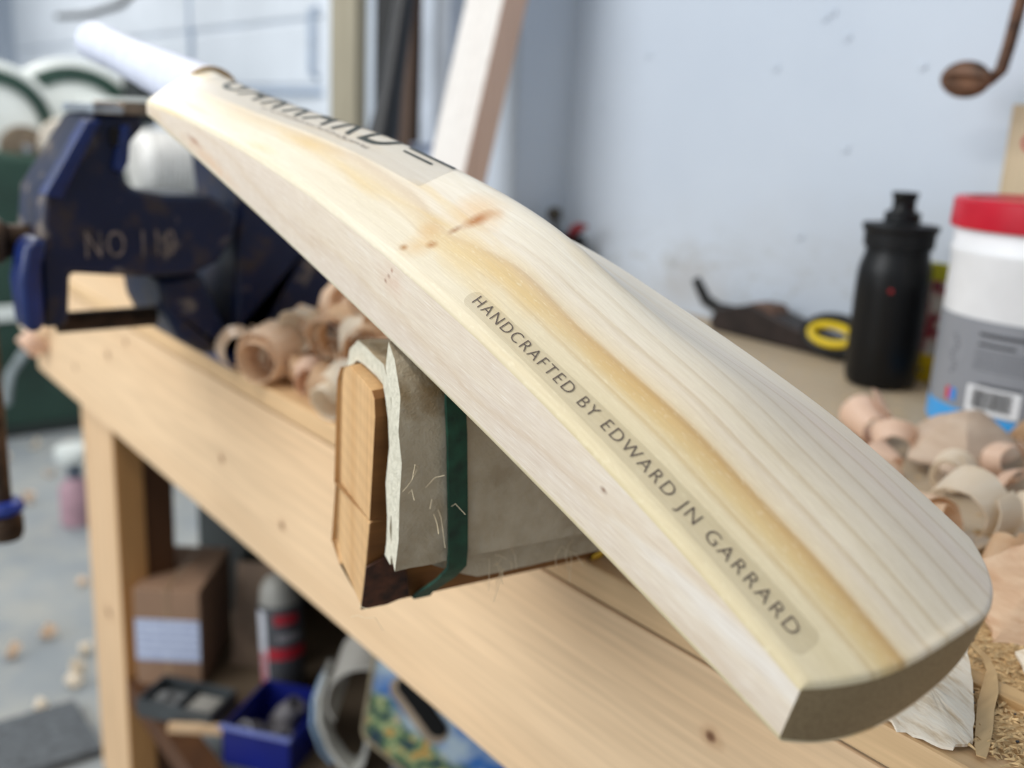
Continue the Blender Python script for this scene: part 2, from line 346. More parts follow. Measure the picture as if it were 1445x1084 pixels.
n.color(c).bump(fine, .00025, .3); WEDGE = n.m
n = NT('willow_toe_end', .6, 0, .3); ff = n.noise(n.mapped((200, 900, 900)), 1.0, 3.0)
n.color(n.ramp(ff, [(.3, (126, 106, 78)), (.7, (150, 130, 98))])); WTOE = n.m  # dark end grain, darkened further to carry the toe's shade

K = 1.02
camP = Vector((0, -.38, .25)); bo = camP+K*(Vector((-.144, -.094, .0825))-camP)
bat = thing('cricket_bat', 'unbound pale willow cricket bat lying back-up across the padded block', 'cricket bat', bo)
bu, bv, bw_ = Vector((-.952, -.018, .305)), Vector((.017, .994, .110)), Vector((.305, -.110, .946))
bat.rotation_euler = Matrix((bu, -bv, bw_)).transposed().to_euler(); bat.scale = (K, K, K)
def bat_build(mb, name, mats, parent=bat, **k):
    loc = bat.location.copy(); bat.location = (0, 0, 0); o = mb.build(name, mats, parent, **k); bat.location = loc; return o
NV, NS = 64, 130
RR = .0028   # arris rounding
vt = [-HW+2*HW*(.5-.5*math.cos(PI*j/NV)) for j in range(NV+1)]
ss = sorted(set([i/NS for i in range(NS+1)]+[.0008, .002, .0035, .005, .0105, .013, .018, .021, .026, .028]))
mb = MB(); top = []; bot = []
for s in ss:
    rt_, rb_ = [], []
    for v in vt:
        u0, u1 = toe_u(v), end_u(v); u = u0+(u1-u0)*s; d = u-u0; de = HW-abs(v)
        w = back(u, v); z = BOW(u)-.0012*(1-(v/HW)**2)
        thick = w-z
        rr = min(RR, thick*.45)
        drop = 0
        if de < rr: drop = rr-math.sqrt(max(0, rr*rr-(rr-de)**2))
        rt2 = min(.0020, thick*.45)
        if d < rt2: drop = max(drop, rt2-math.sqrt(max(0, rt2*rt2-(rt2-d)**2)))
        dr2 = 0; r3 = min(.004, thick*.3)
        if de < r3: dr2 = r3-math.sqrt(max(0, r3*r3-(r3-de)**2))
        rb = .0028+.0200*min(1, max(0, (v+.045)/.085))**1.2
        if d < rb: dr2 = max(dr2, (rb-math.sqrt(max(0, rb**2-(rb-d)**2))))
        if u > .5:   # the splice shoulder is rounded underneath
            pass
        if w-drop < z+dr2+.0005: dr2 = thick-drop-.0005
        rt_.append(bl(u, v, w-drop)); rb_.append(bl(u, v, z+dr2))
    top.append(rt_); bot.append(rb_)
m1 = NV+1; L = len(ss)
vs = [p for r in top for p in r]+[p for r in bot for p in r]; B0 = L*m1
fs, mi = [], []
for i in range(L-1):
    for j in range(NV):
        a = i*m1+j; fs.append((a, a+1, a+m1+1, a+m1)); mi.append(0)
        b = B0+a; fs.append((b, b+m1, b+m1+1, b+1)); mi.append(0)
    for j in (0, NV):
        a = i*m1+j; fs.append((a, a+m1, B0+a+m1, B0+a)); mi.append(1)
for i, mm in ((0, 2), (L-1, 0)):
    for j in range(NV):
        a = i*m1+j; fs.append((a, a+1, B0+a+1, B0+a)); mi.append(mm)
mb.v = vs; mb.f = fs; mb.mi = mi
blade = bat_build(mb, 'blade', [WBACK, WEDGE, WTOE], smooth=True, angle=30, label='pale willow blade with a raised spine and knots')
# grip
GRIP = plain('white_rubber_grip', (204, 208, 224), .55, .03, 60, bump=.0005)
mb = MB(); pts = []; rs = []
for i in range(30):
    t = i/29; u = .587+.268*t; w = -.0042-.0388*t; r = .0205-.0045*min(1, t*1.6)+(.0008 if t > .85 else 0)
    pts.append(bl(u, 0, w)); rs.append(r+.00035*math.sin(i*2.1))
for a in (.3, .6, .85, 1.0):
    pts.append(bl(.855+.011*math.sin(a*PI/2), 0, -.043-.0015*a)); rs.append(max(.0005, .0168*math.cos(a*PI/2)))
mb.tube(pts, rs, 28); bat_build(mb, 'grip', GRIP, smooth=True, label='white rubber grip on the handle')
mb = MB(); mb.tube([bl(.5850, 0, -.0040), bl(.5895, 0, -.0046)], [.0208, .0207], 28); bat_build(mb, 'grip_collar', plain('tan_binding', (176, 150, 116), .6), smooth=True)
# clear stickers and their lettering, laid on the back
def sticker_mat(name, c, a, rough=.3):
    n = NT(name, rough, 0, .5); n.color(c); n.b.inputs['Alpha'].default_value = a; return n.m
INK = plain('grey_brown_ink', (82, 68, 62), .5, .05); INKD = plain('dark_green_black_ink', (40, 48, 46), .4, .05)
def patch(u0, u1, va, vb, lift, r, nu=60, nv=16):
    m = MB(); P_ = []
    for i in range(nu+1):
        t_ = i/nu; kk = min(.22, 6*r/abs(u1-u0)); t_ = (t_/.2)**2*kk if t_ < .2 else (1-((1-t_)/.2)**2*kk if t_ > .8 else kk+(t_-.2)/.6*(1-2*kk)); u = u0+(u1-u0)*t_; row = []
        du = min(u-min(u0, u1), max(u0, u1)-u); ins = 0
        if du < r: ins = r-math.sqrt(max(0, r*r-(r-du)**2))
        a_, b_ = va(u)+ins, vb(u)-ins
        for j in range(nv+1):
            v = a_+(b_-a_)*j/nv; P_.append(bl(u, v, back(u, v)+lift))
    f = [(i*(nv+1)+j, i*(nv+1)+j+1, (i+1)*(nv+1)+j+1, (i+1)*(nv+1)+j) for i in range(nu) for j in range(nv)]
    m.add(P_, f); return m
ea = lambda u: -.0503+(u-.02)*.004; eb = lambda u: -.0400+(u-.02)*-.012
lab = bat_build(patch(.2045, .0175, ea, eb, .00022, .0035), 'maker_label', sticker_mat('clear_matt_film', (176, 162, 132), .17), smooth=True, label='clear narrow label with rounded ends printed along the near edge')
def on_hand(x, y):
    u = .200-x; v = -.0488+y; return bl(u, v, back(u, v)+.00040)
tm = text_on('HANDCRAFTED BY EDWARD JN GARRARD', on_hand, 1, 1.22, -.014, 0.0, width=.1765, height=.0058, sub=.25)
for i, p in enumerate(tm.v): pass
bat_build(tm, 'label_lettering', INK, lab, label='grey capitals HANDCRAFTED BY EDWARD JN GARRARD')
fa = lambda u: -.0205+(u-.284)*-.012; fb = lambda u: .034
lab2 = bat_build(patch(.572, .286, fa, fb, .00022, .0012, 80, 40), 'spine_sticker', sticker_mat('clear_spine_film', (205, 202, 200), .30, .25), smooth=True, label='large clear sticker over the spine')
def on_sp(x, y):
    u = .548-x; v = -.0115+y; return bl(u, v, back(u, v)+.00042)
bat_build(text_on('GARRARD', on_sp, 1, 1.25, 0.0, 0.15, width=.212, height=.026, sub=.08), 'spine_lettering', INKD, lab2, label='dark green capitals GARRARD along the spine')
m = MB()
for (u0, u1, v, hh) in ((.328, .288, -.0002, .0011), (.326, .300, -.0052, .0007)):
    P_ = []
    for i in range(13):
        u = u0+(u1-u0)*i/12
        for dv in (-hh, hh): P_.append(bl(u, v+dv, back(u, v+dv)+.00042))
    m.add(P_, [(2*i, 2*i+1, 2*i+3, 2*i+2) for i in range(12)])
bat_build(m, 'spine_rule', INKD, lab2)
m = MB(); rr = random.Random(3); u = .470
while u > .345:   # small faint line of print, too fine to read
    wd_ = rr.choice((.0012, .0016, .0022)); v0 = -.0165
    for k in range(rr.choice((2, 3))):
        du = rr.uniform(0, wd_); vv0 = v0+rr.uniform(0, .0022)
        m.add([bl(a, b, back(a, b)+.0004) for a, b in ((u-du, vv0), (u-du-.0005, vv0), (u-du-.0005, vv0+.0014), (u-du, vv0+.0014))], [(0, 1, 2, 3)])
    u -= wd_+.0012
bat_build(m, 'small_print', INK, lab2)

# ------------------------------------------------------------------ padded block under the bat
Bk = Vector((-.422, -.141, .0005)); ly = Vector((.114, .9935, 0)); lx = Vector((.9935, -.114, 0))
def bk(a, b, c): return Bk+lx*a+ly*b+Vector((0, 0, c))
BLK = pine('end_cut_block_wood', (218, 180, 132), (190, 142, 88), 2, 46, .55, rough=.6, saw=700.)
BLKD = pine('shaded_block_side', (138, 92, 48), (100, 62, 30), 1, 60, .6)  # block wood with the shade of its right side painted in
blk = thing('padded_block', 'wooden bat rest block wrapped in grey felt, overhanging the bench edge', 'block', bk(-.02, .1, 0))
YL = .19
def sl(z, y): return z*(1+.05*min(max(y, 0)/.05, 1)+.0) if z > .09 else z
def blkfn(a, c, y): return bk(a, y, sl(c, y) if c > .09 else c)
low = [(-.055, .0), (0, 0), (.0165, .055), (-.062, .047), (-.068, .010)]
upp = [(-.0618, .0478), (.0167, .0558), (.026, .112), (.024, .1205), (.018, .123), (-.037, .121), (-.053, .116), (-.058, .108)]
def blockpart(poly, name):
    m = MB(); nseg = 8; n_ = len(poly); vs = []
    for k in range(nseg+1):
        y = YL*(k/nseg)**1.5
        tilt = .30
        for (a, c) in poly:
            vs.append(blkfn(a, c, y+(-.20*a if k == 0 else 0)*1.0))
    fs = [tuple(range(n_))[::-1], tuple(range(nseg*n_, (nseg+1)*n_))]; mi = [0, 0]
    for k in range(nseg):
        for i in range(n_):
            j = (i+1) % n_; fs.append((k*n_+i, k*n_+j, (k+1)*n_+j, (k+1)*n_+i)); mi.append(1 if poly[i][0] >= 0 and poly[j][0] > 0 or (i, name) == (1, 'lower_timber') else 0)
    m.v = [tuple(v) for v in vs]; m.f = fs; m.mi = mi
    return m.build(name, [BLK, BLKD], blk, bevel=.0015)
blockpart(low, 'lower_timber'); blockpart(upp, 'upper_timber')
m = MB(); rr = random.Random(5)   # rotten chipped corner
pts = [(.0012, -.0010, .001), (.0042, -.001, .012), (.0092, -.0018, .028), (.0112, .010, .034), (.0070, .022, .020), (.0022, .026, .004), (.0012, .014, .0008)]
vs = [bk(*p) for p in pts]+[bk(p[0]+.0018, p[1]-.0005, p[2]) for p in pts]
nn = len(pts); m.add(vs, [tuple(range(nn))[::-1], tuple(range(nn, 2*nn))]+[(i, (i+1) % nn, (i+1) % nn+nn, i+nn) for i in range(nn)])
m.build('chipped_corner', plain('rotten_dark_wood', (62, 36, 24), .8, .5, 160, bump=.002), blk, label='dark chipped knot at the lower corner')
nf = NT('grey_wool_felt', .95, 0, .1); q = nf.noise(scale=90, detail=6, rough=.7); q2 = nf.noise(scale=22, detail=4)
cc = nf.ramp(q2, [(.3, (162, 146, 122)), (.7, (194, 180, 156))]); cc = nf.mix(nf.bw(q, .4, .7, 0, .5), cc, (206, 196, 176))
x_ = nf.sep(); sp = nf.spot(x_[1], x_[2], -.095, .130, .034, .014, nf.math('MULTIPLY', nf.math('SUBTRACT', q, .5), 1.5))
cc = nf.mix(nf.math('MULTIPLY', sp, .75), cc, (132, 104, 60)); nf.color(cc).bump(q, .003, .8); FELT = nf.m
nf = NT('pale_cut_felt_edge', .95, 0, .1); q = nf.noise(scale=260, detail=5, rough=.7); nf.color(nf.ramp(q, [(.3, (196, 190, 170)), (.7, (226, 220, 202))])).bump(q, .002, .9); FEDGE = nf.m
def felt(path, th, y0, y1, name, lab=None, side=1):
    """path of (a,c) at the inner surface; thickness th to the outside"""
    N = len(path); out = []
    for i, (a, c) in enumerate(path):
        a0, c0 = path[max(i-1, 0)]; a1, c1 = path[min(i+1, N-1)]; t = Vector((a1-a0, c1-c0)).normalized(); nn = Vector((-t.y, t.x))
        out.append((a+nn.x*th, c+nn.y*th))
    name_i = 0 if path[0][0] < 0 else 1
    loop = list(path)+out[::-1]; n_ = len(loop); NY = 22; m = MB(); vs = []; fs = []; mi = []; rr = random.Random(len(name)+N)
    for k in range(NY+1):
        y = y0+(y1-y0)*(k/NY); tt = k/NY
        for i, (a, c) in enumerate(loop):
            o = i >= N; j = rr.uniform(-.0007, .0007)
            edge = -.20*a if k < 2 else -.20*a*(1-tt)
            rise = (.0015*min(1, max(0, (y-y0-.02)/.03)) if c > .112 else 0)-(.016*min(1, max(0, (y-.02)/.03)) if c < .055 and i in (N-1, N) and name_i == 0 else 0)
            vs.append(bk(a+(j if o else 0), y+edge+(rr.uniform(-.0012, .0012) if k == 0 else 0), c+rise+(j if o else 0)))
    fs.append(tuple(range(n_))[::-1]); mi.append(1); fs.append(tuple(range(NY*n_, (NY+1)*n_))); mi.append(1)
    for k in range(NY):
        for i in range(n_):
            j = (i+1) % n_; fs.append((k*n_+i, k*n_+j, (k+1)*n_+j, (k+1)*n_+i)); mi.append(0)
    # split end caps into quads so they stay clean
    fs = fs[2:]; mi = mi[2:]
    for i in range(N-1):
        a, b = i, n_-1-i; fs.append((a, a+1, b-1, b)); mi.append(1); o = NY*n_; fs.append((o+a, o+a+1, o+b-1, o+b)); mi.append(1)
    m.v = [tuple(v) for v in vs]; m.f = fs; m.mi = mi
    return m.build(name, [FELT, FEDGE], blk, smooth=True, label=lab, angle=50)
inner = [(-.0605, .108), (-.056, .1165), (-.044, .1225), (-.022, .1255), (.004, .126), (.018, .1255), (.0270, .121), (.0295, .112), (.0300, .098), (.0305, .080), (.030, .062), (.0290, .050), (.0285, .042)]
felt(inner, .0105, .006, .176, 'felt_layer', 'inner layer of thick grey felt')
outer = [(.0240, .1352), (.0325, .1318), (.0380, .1240), (.0402, .112), (.0408, .098), (.0411, .080), (.0406, .062), (.0390, .047)]
felt(outer, .0150, .0052, .174, 'felt_layer', 'outer layer of thick grey felt, pale at its cut edge')
def band_path(y, dy):
    q = lambda t: y+dy*t
    return [(-.0715, y, .05), (-.056, y, -.0), (0.001, y, -.0005), (.004, q(.05), .004), (.040, q(.5), .030), (.0535, q(.62), .042), (.0560, q(.7), .052), (.0570, q(.8), .072), (.0575, q(.9), .09), (.0570, q(.95), .108), (.0555, q(1), .124), (.047, q(1)+.004, .1405), (.030, q(1)+.014, .1515), (.008, q(1)+.026, .1535), (-.030, q(1)+.044, .1520), (-.056, y+.044, .140), (-.074, y+.044, .120), (-.0715, y, .05)]
def band(y, dy, wdt, name, mat, lab):
    p = band_path(y, dy); m = MB(); vs = []
    for i, (a, b, c) in enumerate(p):
        for q_, w2 in ((0, -wdt/2), (0, wdt/2), (1, wdt/2), (1, -wdt/2)):
            ca, cc_ = (a, c) if not q_ else (a+(.0018 if a > -.03 else -.0018), c+(.0018 if c > .08 else (-.0004 if c < .003 else -.0006)))
            vs.append(bk(ca, b+w2, max(cc_, .0002)))
    fs = []
    for i in range(len(p)-1):
        for k in range(4): fs.append((i*4+k, i*4+(k+1) % 4, (i+1)*4+(k+1) % 4, (i+1)*4+k))
    m.add(vs, fs); return m.build(name, mat, blk, smooth=True, label=lab, angle=60)
band(.034, -.013, .010, 'rubber_band', plain('dark_green_rubber', (22, 62, 46), .75, .25, 120, bump=.0006), 'dark green rubber band round the felt')
band(.149, -.024, .0055, 'rubber_band', plain('yellow_rubber', (214, 166, 20), .6, .1, 60), 'yellow rubber band round the far part')
# fibres snagged on the block
m = MB(); rr = random.Random(11)
for (a, b, c, k) in ((.044, .055, .034, 9), (.044, .095, .034, 6), (.0565, .006, .09, 4), (.0565, .012, .075, 4), (.01, -.005, .003, 3)):
    for i in range(k):
        p = bk(a, b+rr.uniform(-.008, .008), c+rr.uniform(-.006, .006)); dv = Vector((rr.uniform(.2, 1), rr.uniform(-.9, .3), rr.uniform(-1, .5))).normalized(); ln = rr.uniform(.006, .018)
        q = [p, p+dv*ln*.5+Vector((0, 0, rr.uniform(-.002, .003))), p+dv*ln+Vector((rr.uniform(-.002, .002), 0, -rr.uniform(0, .006)))]
        m.tube(q, .00014, 4, cap=False)
m.build('wood_fibres', plain('pale_fibre', (232, 214, 180), .7), blk, kind='stuff')

# ------------------------------------------------------------------ bench vise
nv = NT('chipped_navy_enamel', .42, .0, .35); q = nv.noise(scale=26, detail=6, rough=.65); q3 = nv.noise(scale=6, detail=3)
cc = nv.ramp(q3, [(.3, (5, 15, 40)), (.7, (9, 25, 62))]); cc = nv.mix(nv.bw(q, .50, .64, 0, .75), cc, (62, 50, 42)); cc = nv.mix(nv.bw(nv.noise(scale=34, detail=5), .60, .68, 0, .55), cc, (136, 122, 108))
nv.color(cc).bump(q, .002, .35); NAVY = nv.m
NAVYC = plain('navy_paint', (14, 34, 86), .3, .25, 40)
STEEL = plain('worn_bright_steel', (176, 182, 188), .35, .2, 60, metallic=.9)
RUST = plain('rusty_dark_steel', (70, 54, 42), .55, .4, 50, metallic=.6, bump=.001)
DKST = plain('oily_black_steel', (36, 32, 30), .4, .3, 60, metallic=.6)
vise = thing('bench_vise', 'big chipped navy blue iron bench vise bolted at the far end of the workbench', 'vise', (-1.0, .02, 0))
X0, X1 = -1.02, -.93
yz = lambda a, b, d: (d, a, b)
jaw = [(-.121, .2405), (-.080, .2405), (-.076, .232), (-.091, .215), (-.098, .200), (-.095, .184), (-.088, .176), (-.060, .171), (-.017, .170), (.009, .154), (.003, .128), (-.012, .108), (-.036, .097), (-.086, .097), (-.147, .104), (-.151, .058), (-.172, .056), (-.171, .120), (-.164, .175)]
MB().prism(jaw, yz, X0, X1).build('sliding_jaw', NAVY, vise, bevel=.005, smooth=True)
for x in (-.934,):
    MB().prism([(-.128, .235), (-.116, .235), (-.152, .168), (-.166, .172)], yz, x-.012, x+.012).build('front_rib', NAVYC, vise, bevel=.002)
MB().prism([(-.098, .232), (-.090, .232), (-.094, .20), (-.100, .19), (-.108, .195)], yz, x-.004, x+.010).build('side_rib', NAVYC, vise, bevel=.002)
MB().box((-1.024, -.122, .2410), (-.926, -.096, .2465)).box((-1.024, -.121, .2465), (-.926, -.100, .2495)).build('jaw_face', STEEL, vise, bevel=.001, label='bright scuffed steel top of the front jaw')
MB().box((-1.022, -.0955, .2410), (-.928, -.070, .2520)).build('jaw_pad', plain('brown_leather_pad', (120, 104, 88), .7, .2, 70), vise, bevel=.002, label='brown pad on the jaw')
MB().box((X1-.002, -.108, .214), (X1+.0045, -.100, .230)).build('jaw_slot', DKST, vise, bevel=.001)
fixed = [(.012, .02), (.016, .12), (.02, .165), (.016, .205), (.012, .235), (.045, .245), (.075, .235), (.082, .18), (.10, .12), (.135, .075), (.15, .04), (.15, .012), (.0, .012), (-.02, .012), (-.045, .030), (-.058, .060), (-.062, .090), (-.02, .094)]
MB().prism(fixed, yz, -1.075, -.955).build('fixed_body', NAVY, vise, bevel=.006, smooth=True)
MB().prism([(-.004, .0006), (.16, .0006), (.16, .013), (-.004, .013)], yz, -1.11, -.93).build('base_plate', NAVYC, vise, bevel=.003)
MB().lathe([(0, .012), (.008, .012), (.009, .007), (.009, 0)], Matrix.Translation((-.945, .13, .013)), 6).build('bolt', STEEL, vise)
MB().lathe([(0, .012), (.008, .012), (.009, .007), (.009, 0)], Matrix.Translation((-1.09, .01, .013)), 6).build('bolt', STEEL, vise)
m = MB(); pr = []
for i in range(38):
    y = -.150+.0024*i; pr += [(.0085, y), (.0100, y+.0008), (.0100, y+.0014), (.0085, y+.0022)]
m.lathe(pr, Matrix.Translation((-.978, 0, .051)) @ Matrix.Rotation(-PI/2, 4, 'X'), 20)
m.build('lead_screw', RUST, vise, smooth=True, label='dark threaded screw under the slide')
m = MB().lathe([(.0, -.226), (.017, -.226), (.020, -.223), (.020, -.192), (.016, -.188), (.0145, -.184), (.0145, -.168)], Matrix.Translation((-.978, 0, .128)) @ Matrix.Rotation(-PI/2, 4, 'X'), 24)
m.build('screw_head', RUST, vise, smooth=True, label='rusty screw boss')
m = MB().prism([(-.185, .131), (-.176, .138), (-.166, .134), (-.1725, .114), (-.1735, .061), (-.182, .055), (-.190, .060), (-.192, .10)], yz, -.955, -.915).build('front_lug', NAVYC, vise, bevel=.006, smooth=True, label='rounded navy lug in front of the jaw')
m = MB().lathe([(0, -.19), (.0085, -.188), (.0085, .17), (0, .172)], Matrix.Translation((-.978, -.208, .055)), 16)
tb = m.build('tommy_bar', RUST, vise, smooth=True, label='dark steel handle bar hanging down')
MB().lathe([(.0, -.01), (.015, -.008), (.017, -.001), (.017, .012), (.012, .017), (.0, .017)], Matrix.Translation((-.978, -.208, -.142)), 20).build('bar_end', RUST, tb, smooth=True)
MB().lathe([(.0092, 0), (.018, .001), (.019, .006), (.016, .011), (.0092, .012)], Matrix.Translation((-.978, -.208, -.124)), 20).build('tape_wrap', plain('blue_tape', (30, 54, 140), .5, .2, 80), tb, smooth=True, label='blue tape wrapped near the lower end')
m = text_on('NO 110', lambda x, y: (X1+.0028, -.134+x, .117+y), 1, 1.15, .0, 0, width=.080, height=.0235, sub=.3)
fr = list(m.v); k_ = len(fr); m.v = fr+[(X1-.002, b, c) for (a, b, c) in fr]
m.build('raised_lettering', plain('worn_raised_paint', (104, 92, 88), .5, .3, 200), vise, label='worn raised lettering NO 110')

# ------------------------------------------------------------------ bottle, bucket, packet
BLK_P = plain('black_bottle_plastic', (8, 9, 11), .36, .1, 30, spec=.3)
bt = thing('sports_bottle', 'black plastic sports bottle with a push-pull cap standing by the wall', 'bottle', (-.576, .567, .0006))
T_ = Matrix.Translation((-.576, .567, .0006))
MB().lathe([(0, 0), (.030, .0), (.0345, .003), (.0368, .012), (.0372, .05), (.0368, .075), (.0372, .10), (.0368, .117), (.0355, .126), (.0325, .135), (.0318, .141), (.0318, .148)], T_, 48).build('body', BLK_P, bt, smooth=True)
MB().lathe([(.0322, .144), (.0345, .145), (.0350, .160), (.0372, .162), (.0378, .165), (.0372, .168), (.02, .1695), (.0178, .171), (.0175, .180), (.0135, .1815), (.0, .1815)], T_, 48).build('lid', plain('matt_black_lid', (12, 14, 17), .5, spec=.3), bt, smooth=True, label='matt black screw lid')
MB().lathe([(.0125, .1815), (.0115, .184), (.0112, .192), (.0125, .1955), (.0132, .1985), (.0125, .2005), (.006, .2005), (.005, .199), (0, .199)], T_, 32).build('spout', BLK_P, bt, smooth=True)
MB().lathe([(.0, .0), (.0022, .0), (.0022, .0008), (0, .0008)], T_ @ Matrix.Rotation(-1.05, 4, 'Z') @ Matrix.Translation((.0370, .0, .104)) @ Matrix.Rotation(PI/2, 4, 'Y'), 10).build('red_mark', plain('red_print', (150, 20, 30), .5), bt)
# bucket
PRH = plain('dark_print', (52, 54, 60), .5)
bc = Vector((-.408, .546, .0006)); BR = .087
bk_ = thing('plastic_tub', 'white plastic tub with red lid and grey printed label, right of the bottle', 'tub', bc)
T_ = Matrix.Translation(bc)
WH = plain('white_tub_plastic', (232, 234, 238), .35, .03, 20)
MB().lathe([(0, 0), (BR-.004, 0), (BR-.001, .003), (BR, .01), (BR, .155), (BR+.0015, .158), (BR+.0015, .162), (BR, .165), (BR, .184)], T_, 72).build('body', WH, bk_, smooth=True)
MB().lathe([(BR+.0005, .1795), (BR+.0045, .1795), (BR+.005, .182), (BR+.0045, .203), (BR+.002, .2055), (BR-.006, .2055), (BR-.008, .203), (0, .203)], T_, 72).build('lid', plain('red_lid_plastic', (190, 14, 42), .35, .05), bk_, smooth=True, label='bright red snap-on lid')
MB().lathe([(BR+.0006, .0235), (BR+.0006, .105)], T_, 96).build('label_wrap', plain('grey_label_paper', (136, 139, 146), .45, .03, 8), bk_, smooth=True, label='grey printed label round the tub')
MB().lathe([(BR+.0007, .0035), (BR+.0007, .0236)], T_, 96).build('base_band', plain('sky_blue_print', (60, 160, 230), .4, .04, 8), bk_, smooth=True, label='sky blue band round the foot')
th0 = math.atan2(-.926+0, .408)  # direction from tub to camera
def cyl(x, z, lift=.0011, a0=th0-.62):
    a = a0+x/BR; return (bc.x+(BR+lift)*math.cos(a), bc.y+(BR+lift)*math.sin(a), z)
def quad_on(x0, x1, z0, z1, lift, nn=10):
    m = MB(); m.add([cyl(x0+(x1-x0)*i/nn, z, lift) for i in range(nn+1) for z in (z0, z1)], [(2*i, 2*i+1, 2*i+3, 2*i+2) for i in range(nn)]); return m
quad_on(.000, .046, .026, .049, .0010).build('barcode_panel', WH, bk_)
m = MB(); rr = random.Random(2); x = .005
while x < .040:
    w2 = rr.choice((.0004, .0007, .0011)); a = quad_on(x, x+w2, .030, .047, .0014, 1); m.add(a.v, a.f); x += w2+rr.choice((.0005, .0008))
m.build('barcode_bars', plain('black_print', (30, 30, 34), .5), bk_)
m = MB()
for (x0, x1, z0, z1) in ((.004, .060, .0925, .0955), (.004, .035, .0845, .0870), (.010, .045, .0505, .0525)):
    m = MB()
    x = x0
    while x < x1:
        w2 = rr.uniform(.0010, .0022); a = quad_on(x, x+w2, z0, z1, .0012, 1); m.add(a.v, a.f); x += w2+.0005
    m.build('print_heading', PRH, bk_)
m = MB()
for r_ in range(6):
    x = .002
    while x < .052:
        w2 = rr.uniform(.002, .005); a = quad_on(x, x+w2, .0800-r_*.0032, .0808-r_*.0032, .0012, 1); m.add(a.v, a.f); x += w2+.0009
m.build('small_print', plain('mid_grey_print', (98, 100, 108), .5), bk_)
quad_on(-.0245, -.0185, .030, .041, .0012, 2).build('red_block', plain('red_ink', (196, 30, 40), .5), bk_)
quad_on(-.0185, -.0115, .030, .041, .0012, 2).build('blue_block', plain('blue_ink', (50, 140, 220), .5), bk_)
text_on('S', lambda x, y: cyl(.047+x, .118+y, .0012), 1, width=.022, height=.03, sub=.2).build('red_lettering', plain('red_letter_ink', (196, 30, 48), .5), bk_)
m = MB()
for k in range(9):
    a = quad_on(-.0235+.003*math.sin(k*1.3), -.0195+.003*math.sin(k*1.3), .055+k*.004, .0565+k*.004, .0012, 1); m.add(a.v, a.f)
m.build('side_print', plain('side_print_ink', (88, 90, 98), .5), bk_)
# packet behind
pk = thing('seed_packet', 'thin patterned packet with yellow ends standing between bottle and tub', 'packet', (-.535, .628, .0006))
n = NT('speckled_packet_print', .5); q = n.noise(scale=60, detail=2); q2 = n.noise(scale=45, detail=1)
c = n.ramp(q, [(.40, (226, 222, 214)), (.52, (206, 190, 180)), (.6, (176, 60, 70)), (.7, (70, 60, 70))]); n.color(c)
MB().box((-.590, .624, .030), (-.520, .632, .110)).build('printed_sleeve', n.m, pk, bevel=.001)
MB().box((-.591, .6235, .0006), (-.519, .6325, .030)).build('yellow_end', plain('yellow_print', (232, 196, 20), .5), pk, bevel=.001)
MB().box((-.591, .6235, .110), (-.519, .6325, .128)).build('yellow_end', plain('lime_print', (206, 202, 50), .5), pk, bevel=.001)

# ------------------------------------------------------------------ tools by the wall
tl = thing('hand_plane', 'dark iron hand plane with a black curved handle, on the bench by the wall', 'hand plane', (-.76, .645, .0006))
IRON = plain('dark_japanned_iron', (44, 36, 34), .5, .3, 50, metallic=.4); BRN = plain('brown_worn_casting', (84, 58, 42), .55, .3, 50)
MB().prism([(-.86, .0006), (-.665, .0006), (-.665, .016), (-.70, .022), (-.76, .034), (-.80, .044), (-.855, .030), (-.865, .012)], lambda a, b, d: (a, d, b), .622, .668).build('body', IRON, tl, bevel=.003)
MB().prism([(-.842, .030), (-.80, .046), (-.775, .046), (-.765, .034)], lambda a, b, d: (a, d, b), .627, .662).build('lever_cap', BRN, tl, bevel=.003)
MB().tube([(-.845, .642, .028), (-.865, .640, .026), (-.885, .637, .034), (-.895, .635, .048), (-.904, .634, .060)], [.006, .008, .008, .007, .006], 12).build('handle', BLK_P, tl, smooth=True, label='black upswept handle')
MB().lathe([(0, .0), (.007, 0), (.005, .006), (.009, .014), (.007, .020), (0, .021)], Matrix.Translation((-.715, .645, .019)), 16).build('knob', IRON, tl, smooth=True)
sn = thing('snips', 'snips with yellow and black looped handles, behind the sports bottle', 'snips', (-.68, .60, .0006))
m = MB(); pts = []
for i in range(25):
    a = 2*PI*i/24; pts.append((-.676+.028*math.cos(a), .618+.004*math.sin(a), .030+.0105*math.sin(a)))
m.tube(pts, .0048, 8, cap=False); m.build('handle_loop', plain('yellow_handle', (226, 196, 16), .45), sn, smooth=True, label='yellow handle loop')
m = MB(); pts = [(-.672+.042*math.cos(2*PI*i/24), .624+.003*math.sin(2*PI*i/24), .0275+.0205*math.sin(2*PI*i/24)) for i in range(25)]
m.tube(pts, .0065, 8, cap=False); m.build('handle_loop', BLK_P, sn, smooth=True)
MB().prism([(-.64, .020), (-.60, .012), (-.56, .010), (-.56, .016), (-.60, .026), (-.64, .036)], lambda a, b, d: (a, d, b), .617, .621).build('blade', STEEL, sn)
